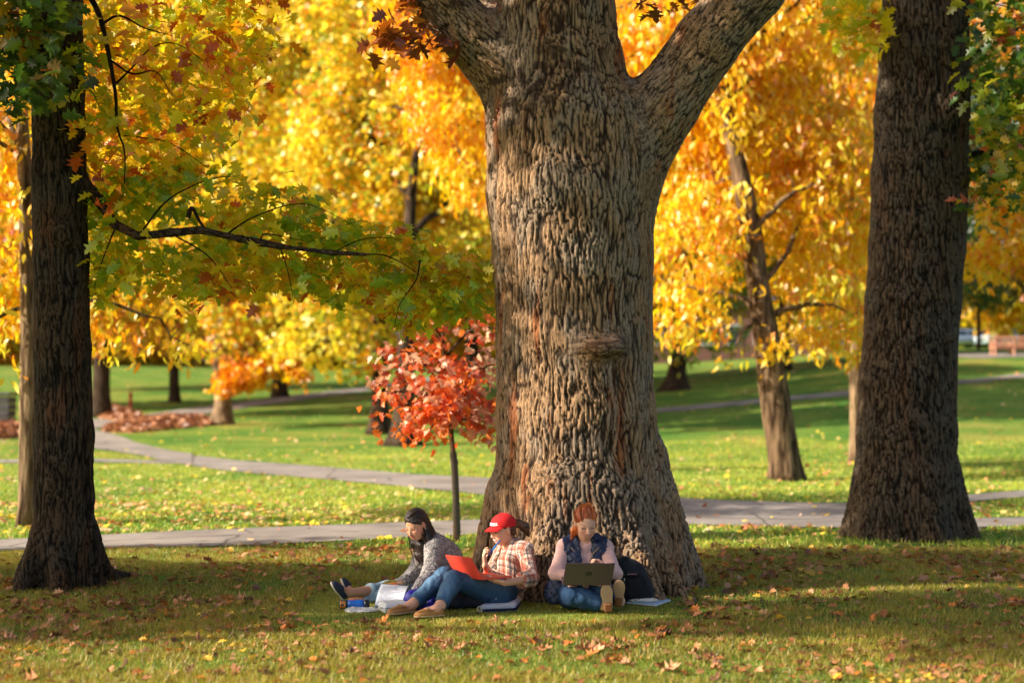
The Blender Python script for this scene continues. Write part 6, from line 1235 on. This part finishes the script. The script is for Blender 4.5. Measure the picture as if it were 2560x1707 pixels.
# foam takeaway box
fb = thing('foam_box', 'white foam takeaway box on the grass beside the far shoe', 'box', A(*P(985, 1520, 10.95)[:2], 0), rz=.42); M_foam = mat_plain("white_foam", (.74, .74, .74), .6, bump=.15, bscale=500)
def fbox(name, z0, z1, b0, b1):
    f_ = []; V = []
    for z, s_ in ((z0, b0), (z1, b1)): V += [(-.105 * s_, -.085 * s_, z), (.105 * s_, -.085 * s_, z), (.105 * s_, .085 * s_, z), (-.105 * s_, .085 * s_, z)]
    me = npmesh(name, np.array(V), np.array([(0, 3, 2, 1), (4, 5, 6, 7), (0, 1, 5, 4), (1, 2, 6, 5), (2, 3, 7, 6), (3, 0, 4, 7)]), M_foam, smooth=False); o = bpy.data.objects.new(name, me); link(o, fb); bv = o.modifiers.new('b', 'BEVEL'); bv.width = .012; bv.segments = 3; return o
fbox('tray', .002, .038, .84, 1.0); fbox('lid', .042, .080, 1.02, .82)
mb = MB(); mb.box((-.108, 0, .040), (.020, .05, .010), col=(1, 1, 1), bev=.003); o = mb.build('clasp', M_foam); o.parent = fb
# blue drawstring bag and black bag under the legs
bag = U([ell(P(1068, 1498, 11.20), (.16, .13, .075)), ell(P(1035, 1492, 11.14), (.06, .07, .06)), ell(P(1100, 1484, 11.3), (.10, .12, .10)), ell(P(1072, 1516, 10.98), (.12, .06, .030))], .06)
o = sdf_obj('drawstring_bag', cut(disp(disp(bag, .020, [14, 14, 9], 4, 3), .006, [45, 45, 30], 8, 2), A(0, 0, .004), (0, 0, -1)), *bbox(P(1068, 1498, 11.2), pad=.34), .006, mat_vcol('blue_nylon', .4, .45, .2, 90), None, lambda p: seg_cols(p, srgb(48, 40, 160), .35, .03)); tag(o, 'crumpled royal blue bag behind the bent legs', 'bag')
bag = U([rbox(P(1160, 1506, 11.22) * [1, 1, 0] + A(0, 0, .06), (.17, .12, .06), .05), ell(P(1128, 1506, 11.15) * [1, 1, 0] + A(0, 0, .05), (.10, .12, .055))], .05)
o = sdf_obj('dark_bag', cut(disp(bag, .012, [12, 12, 12], 9, 3), A(0, 0, .003), (0, 0, -1)), *bbox(P(1150, 1506, 11.2) * [1, 1, 0], pad=.36), .008, mat_plain('dark_canvas', srgb(26, 28, 44), .8, bump=.3, bscale=300), None, (1, 1, 1)); tag(o, 'dark navy bag lying in the shade under the bent knees', 'bag')
# ring binder
bi = thing('ring_binder', 'open ring binder with a sheaf of white pages lying by the plaid shirt hem', 'binder', A(*P(1250, 1520, 11.0)[:2], 0)); gb = lambda px, py, z: (lambda q: A(q[0], q[1], z))(ghit(px, py))
q_ = [gb(1196, 1531, .006), gb(1290, 1527, .006), gb(1304, 1510, .006), gb(1222, 1512, .006)]; mb = MB(); mb.quad(*q_, -.008 if np.cross(q_[1] - q_[0], q_[3] - q_[0])[2] < 0 else .004, srgb(30, 44, 104)); mb.build('cover', M_plastic, bi)
mb = MB(); r_ = random.Random(8)
for k in range(9):
    j = A(r_.uniform(-.006, .006), r_.uniform(-.006, .006), .014 + k * .0026); c_ = sum(q_) / 4; pts = [c_ + (q - c_) * A(.93, .90, 1) + j for q in q_]; pts[2][2] += .004 * k * .5; mb.quad(*pts, .0012, srgb(232, 232, 240) if k % 3 else srgb(200, 204, 226))
mb.build('pages', M_paper, bi); mb = MB()
for t in (.02, .35, .64):
    c_ = q_[3] + (q_[2] - q_[3]) * t if t > .1 else q_[0] + A(.01, .0, 0); a = np.linspace(0, 2 * PI, 15); mb.tube(np.array([c_ + A(.0 + .018 * math.cos(q), -.006, .022 + .020 * math.sin(q)) for q in a]), .0035, 6, col=srgb(196, 180, 150))
mb.build('rings', mat_plain('ring_metal', srgb(200, 190, 170), .3, .9), bi)
# black backpack against the trunk
bp = thing('backpack', 'black backpack with a small stitched logo leaning on the base of the oak', 'backpack', A(*P(1588, 1490, 11.35)[:2], 0)); bc = P(1586, 1448, 11.45)
bpf = U([ell(P(1574, 1456, 11.50), (.155, .10, .19), basis(A(.12, -1, .25), A(-.25, .2, 1))), ell(P(1556, 1422, 11.46), (.08, .09, .095)), ell(P(1600, 1474, 11.42), (.10, .09, .12)), rbox(P(1590, 1470, 11.39), (.10, .055, .08), .05, basis(A(.15, -1, .2), A(-.1, .1, 1))), rbox(P(1580, 1492, 11.45), (.15, .09, .05), .04)], .05)
sdf_obj('bag_body', cut(disp(disp(bpf, .014, [9, 9, 7], 4, 3), .004, [30, 30, 18], 2, 2), A(0, 0, .002), (0, 0, -1)), *bbox(bc, pad=.42), .007, mat_plain('black_canvas', (.006, .006, .008), .85, bump=.4, bscale=400), bp, (1, 1, 1))
M_webb = mat_plain('webbing', (.02, .02, .024), .7); mb = MB(); mb.tube(spline([P(1550, 1405, 11.40), P(1556, 1392, 11.40), P(1570, 1394, 11.42), P(1572, 1408, 11.42)], 10), .008, 8); mb.build('carry_handle', M_webb, bp, True)
mb = MB(); mb.tube(spline([P(1548, 1475, 11.30), P(1558, 1440, 11.30), P(1590, 1428, 11.32), P(1614, 1446, 11.34), P(1618, 1480, 11.34)], 18), .004, 6); mb.build('zip', M_webb, bp); mb = MB(); mb.box(P(1561, 1448, 11.27), (.006, .004, .022), col=srgb(220, 210, 190), bev=.001); mb.build('zip_pull', M_paper, bp)
def on_bag(px, py):
    ds = np.arange(11.0, 11.7, .002); pts = np.array([P(px, py, d) for d in ds], dtype=F32); k = np.argmax(bpf(pts) < .006); return P(px, py, ds[k])
la, lb, lt2 = on_bag(1568, 1438), on_bag(1594, 1438), on_bag(1581, 1432); lx = nrm(lb - la); ly = nrm(lt2 - (la + lb) / 2); lz_ = np.cross(lx, ly); lz_ = lz_ if lz_[1] < 0 else -lz_; lc = (la + lb) / 2 + lz_ * .014
mb = MB(); mb.box(lc - lz_ * .004, (.092, .004, .026), np.stack([lx, -lz_, np.cross(lx, -lz_)], 1), col=(.015, .015, .018), bev=.001); mb.build('logo_patch', M_paper, bp); text_on('JANSPORT', .0160, lc + lz_ * .001, lx, ly, mat_plain('logo_thread', srgb(206, 150, 140), .7), 'logo_letters', bp, bold=.0003)
# notebook and patterned pouch beside the shoes
nq = [gb(1566, 1510, .008), gb(1640, 1517, .008), gb(1677, 1504, .008), gb(1596, 1499, .008)]; nt_ = thing('notebook', 'closed pale blue notebook lying flat on the grass below the backpack', 'notebook', nq[0] * [1, 1, 0]); mb = MB()
mb.quad(*nq, .010 if np.cross(nq[1] - nq[0], nq[3] - nq[0])[2] > 0 else -.010, srgb(226, 228, 232)); mb.build('pages', M_paper, nt_); mb = MB(); up_ = [q + A(0, 0, .0105) for q in nq]; mb.quad(*up_, .002, srgb(168, 190, 214)); mb.build('cover', M_paper, nt_)
pc = P(1606, 1497, 11.36) * [1, 1, 0] + A(0, 0, .034); pf_ = ell(pc, (.125, .05, .018), basis(A(.1, 1, 0), (0, 0, 1)))
def pcol(p): f1, f2, idv = worley((p / F32(.016)), 5); c = np.tile(np.array(srgb(232, 222, 204)), (len(p), 1)); m = (f1 < .36) & (p[:, 2] > pc[2] - .004); c[m & (idv > .5)] = srgb(60, 34, 44); c[m & (idv <= .5)] = srgb(190, 60, 60); return c
o = sdf_obj('pencil_pouch', disp(pf_, .004, [30, 30, 30], 3, 2), *bbox(pc, pad=.17), .0045, M_cloth, None, pcol); tag(o, 'cream pencil pouch with dark and red spots resting on the notebook', 'pouch')

# ================================================================== FAR FURNITURE, CARS, BUILDING, POST, PILLAR
# bench
M_teak = mat_plain('teak', srgb(222, 158, 132), .75, var=.15, vscale=6)
b0 = onG(2486, 71); b0[2] = terr(b0[0], b0[1]); bn = thing('park_bench', 'long slatted wooden bench on the rise at the right edge', 'bench', b0, rz=.05)
def bl_(name, c, s, R=None): mb = MB(); mb.box(c, s, R, bev=.006); o = mb.build(name, M_teak); o.parent = bn; return o
for x in (.07, 1.0, 2.0): bl_('leg', (x, .04, .46), (.085, .07, .92)); bl_('leg', (x, .55, .32), (.085, .07, .64))
bl_('seat', (1.05, .32, .44), (2.15, .52, .05)); bl_('arm', (.05, .30, .66), (.07, .60, .045)); bl_('apron', (1.05, .06, .37), (2.05, .04, .10))
mb = MB()
for x in np.arange(.16, 2.0, .135): mb.box((x, .03, .68), (.062, .025, .38), bev=.003)
o = mb.build('back_slats', M_teak); o.parent = bn; bl_('top_rail', (1.05, .02, .895), (2.1, .06, .10)); bl_('lower_rail', (1.05, .02, .505), (2.05, .055, .07))
# cars
M_glass = mat_plain('car_glass', (.03, .045, .05), .08, spec=.8, coat=.5); M_tyre = mat_plain('tyre', (.02, .02, .02), .9); M_rim = mat_plain('rim', (.5, .5, .5), .35, .9); M_light = mat_plain('lamp_glass', (.75, .75, .75), .15, coat=.6)
def car(px, d, rz, paint, label, Lc=4.5, hh=1.45, seed=0):
    b = onG(px, d); b[2] = float(terr(b[0], b[1])) ; t = thing('parked_car', label, 'car', b, 'cars parked beyond the bench', rz=rz); Mp = mat_plain('car_paint', paint, .3, .3, coat=.8)
    lower = rbox((0, 0, .60), (Lc / 2, .88, .33), .22); hood = rbox((0, 0, .52), (Lc / 2 - .05, .86, .28), .15)
    prof = [(-1.75, .85), (-1.15, hh - .02), (.55, hh), (1.45, .92)]
    def cabin(p):
        x, y, z = p[:, 0], p[:, 1], p[:, 2]; top = np.interp(x, [q[0] for q in prof], [q[1] for q in prof], left=.2, right=.2); return np.maximum((z - top) * .8, np.maximum(np.abs(y) - (.86 - .28 * np.clip((z - .8), 0, 1)), .5 - z))
    def body(p):
        dd = sm(lower(p), cabin(p), .12)
        for wx in (-Lc * .30, Lc * .30):
            q = np.sqrt((p[:, 0] - wx) ** 2 + (p[:, 2] - .33) ** 2) - .38; dd = smx(dd, -np.maximum(q, .62 - np.abs(p[:, 1])), .03)
        return dd
    lo_, hi_2 = (-Lc / 2 - .2, -1.1, .05), (Lc / 2 + .2, 1.1, hh + .2)
    V, Q = sdf_mesh(body, lo_, hi_2, .045); o = bpy.data.objects.new('body', npmesh('body', V, Q, Mp)); link(o, t)
    for nm, x0, x1 in (('windscreen', .62, 1.42), ('side_window', -.35, .50), ('side_window', -1.15, -.43), ('rear_window', -1.72, -1.22)):
        f_ = lambda p: np.maximum(np.maximum(cabin(p) - .012, np.maximum(.92 - p[:, 2], p[:, 2] - (hh - .09))), np.maximum(x0 - p[:, 0], p[:, 0] - x1))
        V, Q = sdf_mesh(f_, lo_, hi_2, .03)
        if len(V): link(bpy.data.objects.new(nm, npmesh(nm, V, Q, M_glass)), t)
    for wx in (-Lc * .30, Lc * .30):
        for sy in (-1, 1):
            mb = MB(); mb.tube([(wx, sy * .66, .33), (wx, sy * .68, .33), (wx, sy * .84, .33), (wx, sy * .86, .33)], [.30, .33, .33, .30], 24); w_ = mb.build('wheel', M_tyre, None, True); w_.parent = t
            mb = MB(); mb.tube([(wx, sy * .85, .33), (wx, sy * .875, .33)], .20, 16); r__ = mb.build('rim', M_rim); r__.parent = w_
    for sy in (-1, 1): mb = MB(); mb.box((Lc / 2 - .04, sy * .62, .72), (.10, .36, .15), bev=.03); h__ = mb.build('headlight', M_light); h__.parent = t
    mb = MB(); mb.box((Lc / 2 - .0, 0, .55), (.06, .8, .18), bev=.02); g__ = mb.build('grille', M_tyre); g__.parent = t
    return t
car(2395, 112, PI + .25, srgb(176, 190, 206), 'silver hatchback half hidden by the right trunk'); car(2520, 110, PI + .30, srgb(176, 196, 214), 'silver estate car behind the wooden bench', 4.8, 1.5)
car(2472, 124, PI - .2, srgb(214, 218, 224), 'white car further back between the two silver ones'); car(2432, 116, PI / 2 + .5, srgb(70, 22, 26), 'dark red car nose just right of the silver hatchback', 4.2, 1.4)
# red brick building glimpsed under the gold leaves
g0 = onG(1640, 122); bd = thing('brick_building', 'low brick building glimpsed under the leaves right of the oak', 'building', g0 - [0, 0, .3]); M_brick = mat_plain('brick', srgb(120, 84, 74), .9, var=.2, vscale=3); M_win = mat_plain('window_glass', (.03, .04, .05), .1); M_roof = mat_plain('roof_slate', (.08, .08, .09), .8)
mb = MB(); mb.box((5, 4, 2.6), (22, 8, 5.2)); o = mb.build('wall', M_brick); o.parent = bd; mb = MB(); V = np.array([(-6.4, -.5, 5.2), (16.4, -.5, 5.2), (16.4, 8.5, 5.2), (-6.4, 8.5, 5.2), (-6.4, 4, 8), (16.4, 4, 8)]); mb.add(V, [(0, 1, 5, 4), (2, 3, 4, 5), (0, 3, 2, 1)], [(0, 4, 3), (1, 2, 5)]); o = mb.build('roof', M_roof); o.parent = bd
for x in np.arange(-4.5, 15.5, 2.2):
    mb = MB(); mb.box((x, -.03, 2.7), (1.2, .10, 1.7)); wf = mb.build('window', mat_white if False else M_light); wf.parent = bd; mb = MB(); mb.box((x, -.07, 2.7), (1.0, .06, 1.5)); o = mb.build('pane', M_win); o.parent = wf
# post and pillar
pg = onG(327, 71); pp = thing('marker_post', 'slim red post standing on the slope above the leaf pile', 'post', pg); mb = MB(); M_redpost = mat_plain('red_paint', srgb(180, 24, 20), .6); mb.tube([(0, 0, -.05), (0, 0, .70), (0, 0, .72), (0, 0, .84), (0, 0, .90)], [.075, .075, .09, .085, .03], 14); o = mb.build('shaft', M_redpost); o.parent = pp
pg = onG(4, 52); sp_ = thing('stone_pillar', 'dark block stone pillar cut by the left edge', 'pillar', pg); mb = MB(); M_stone = mat_plain('dark_stone', srgb(84, 80, 82), .95, bump=1.0, bscale=12, var=.4, vscale=3)
for k in range(5): mb.box((rng.uniform(-.02, .02), 0, .10 + k * .24), (.80, .80, .225), bev=.03)
o = mb.build('shaft', M_stone); o.parent = sp_; mb = MB(); mb.box((0, 0, 1.27), (.92, .92, .12), bev=.03); o = mb.build('cap', M_stone); o.parent = sp_

# ================================================================== CAMERA, LIGHT, WORLD
cam = bpy.data.cameras.new('camera'); co = bpy.data.objects.new('camera', cam); COL.objects.link(co)
co.location = (0, 0, H); co.rotation_euler = (PI / 2 + TH, 0, 0); cam.sensor_width = 36; cam.lens = F * 36 / 2560; cam.clip_end = 3000; cam.clip_start = .1
cam.dof.use_dof = True; cam.dof.focus_distance = 11.6; cam.dof.aperture_fstop = 1.15; sc.camera = co
sun = bpy.data.lights.new('sun', 'SUN'); so = bpy.data.objects.new('sun', sun); COL.objects.link(so); sun.energy = 5.0; sun.angle = math.radians(.55); sun.color = (1, .90, .74)
so.rotation_euler = Vector(LD).to_track_quat('-Z', 'Y').to_euler()
w = bpy.data.worlds.new('World'); sc.world = w; w.use_nodes = True; t = w.node_tree; bg = t.nodes['Background']; sky = t.nodes.new('ShaderNodeTexSky'); sky.sky_type = 'NISHITA'; sky.sun_disc = False
sky.sun_elevation = EL; S = -LD; sky.sun_rotation = math.atan2(S[0], S[1]); sky.air_density = 1.0; sky.dust_density = 2.5; t.links.new(sky.outputs[0], bg.inputs[0]); bg.inputs[1].default_value = .11
vs = sc.view_settings; vs.view_transform = 'Standard'; vs.look = 'None'; vs.gamma = 1; vs.exposure = 1.0
c = sc.cycles; c.use_denoising = True; c.max_bounces = 8; c.diffuse_bounces = 4; c.glossy_bounces = 2; c.transmission_bounces = 6; c.transparent_max_bounces = 4; c.sample_clamp_indirect = 6; c.use_adaptive_sampling = True; c.adaptive_threshold = .015
c.caustics_reflective = False; c.caustics_refractive = False
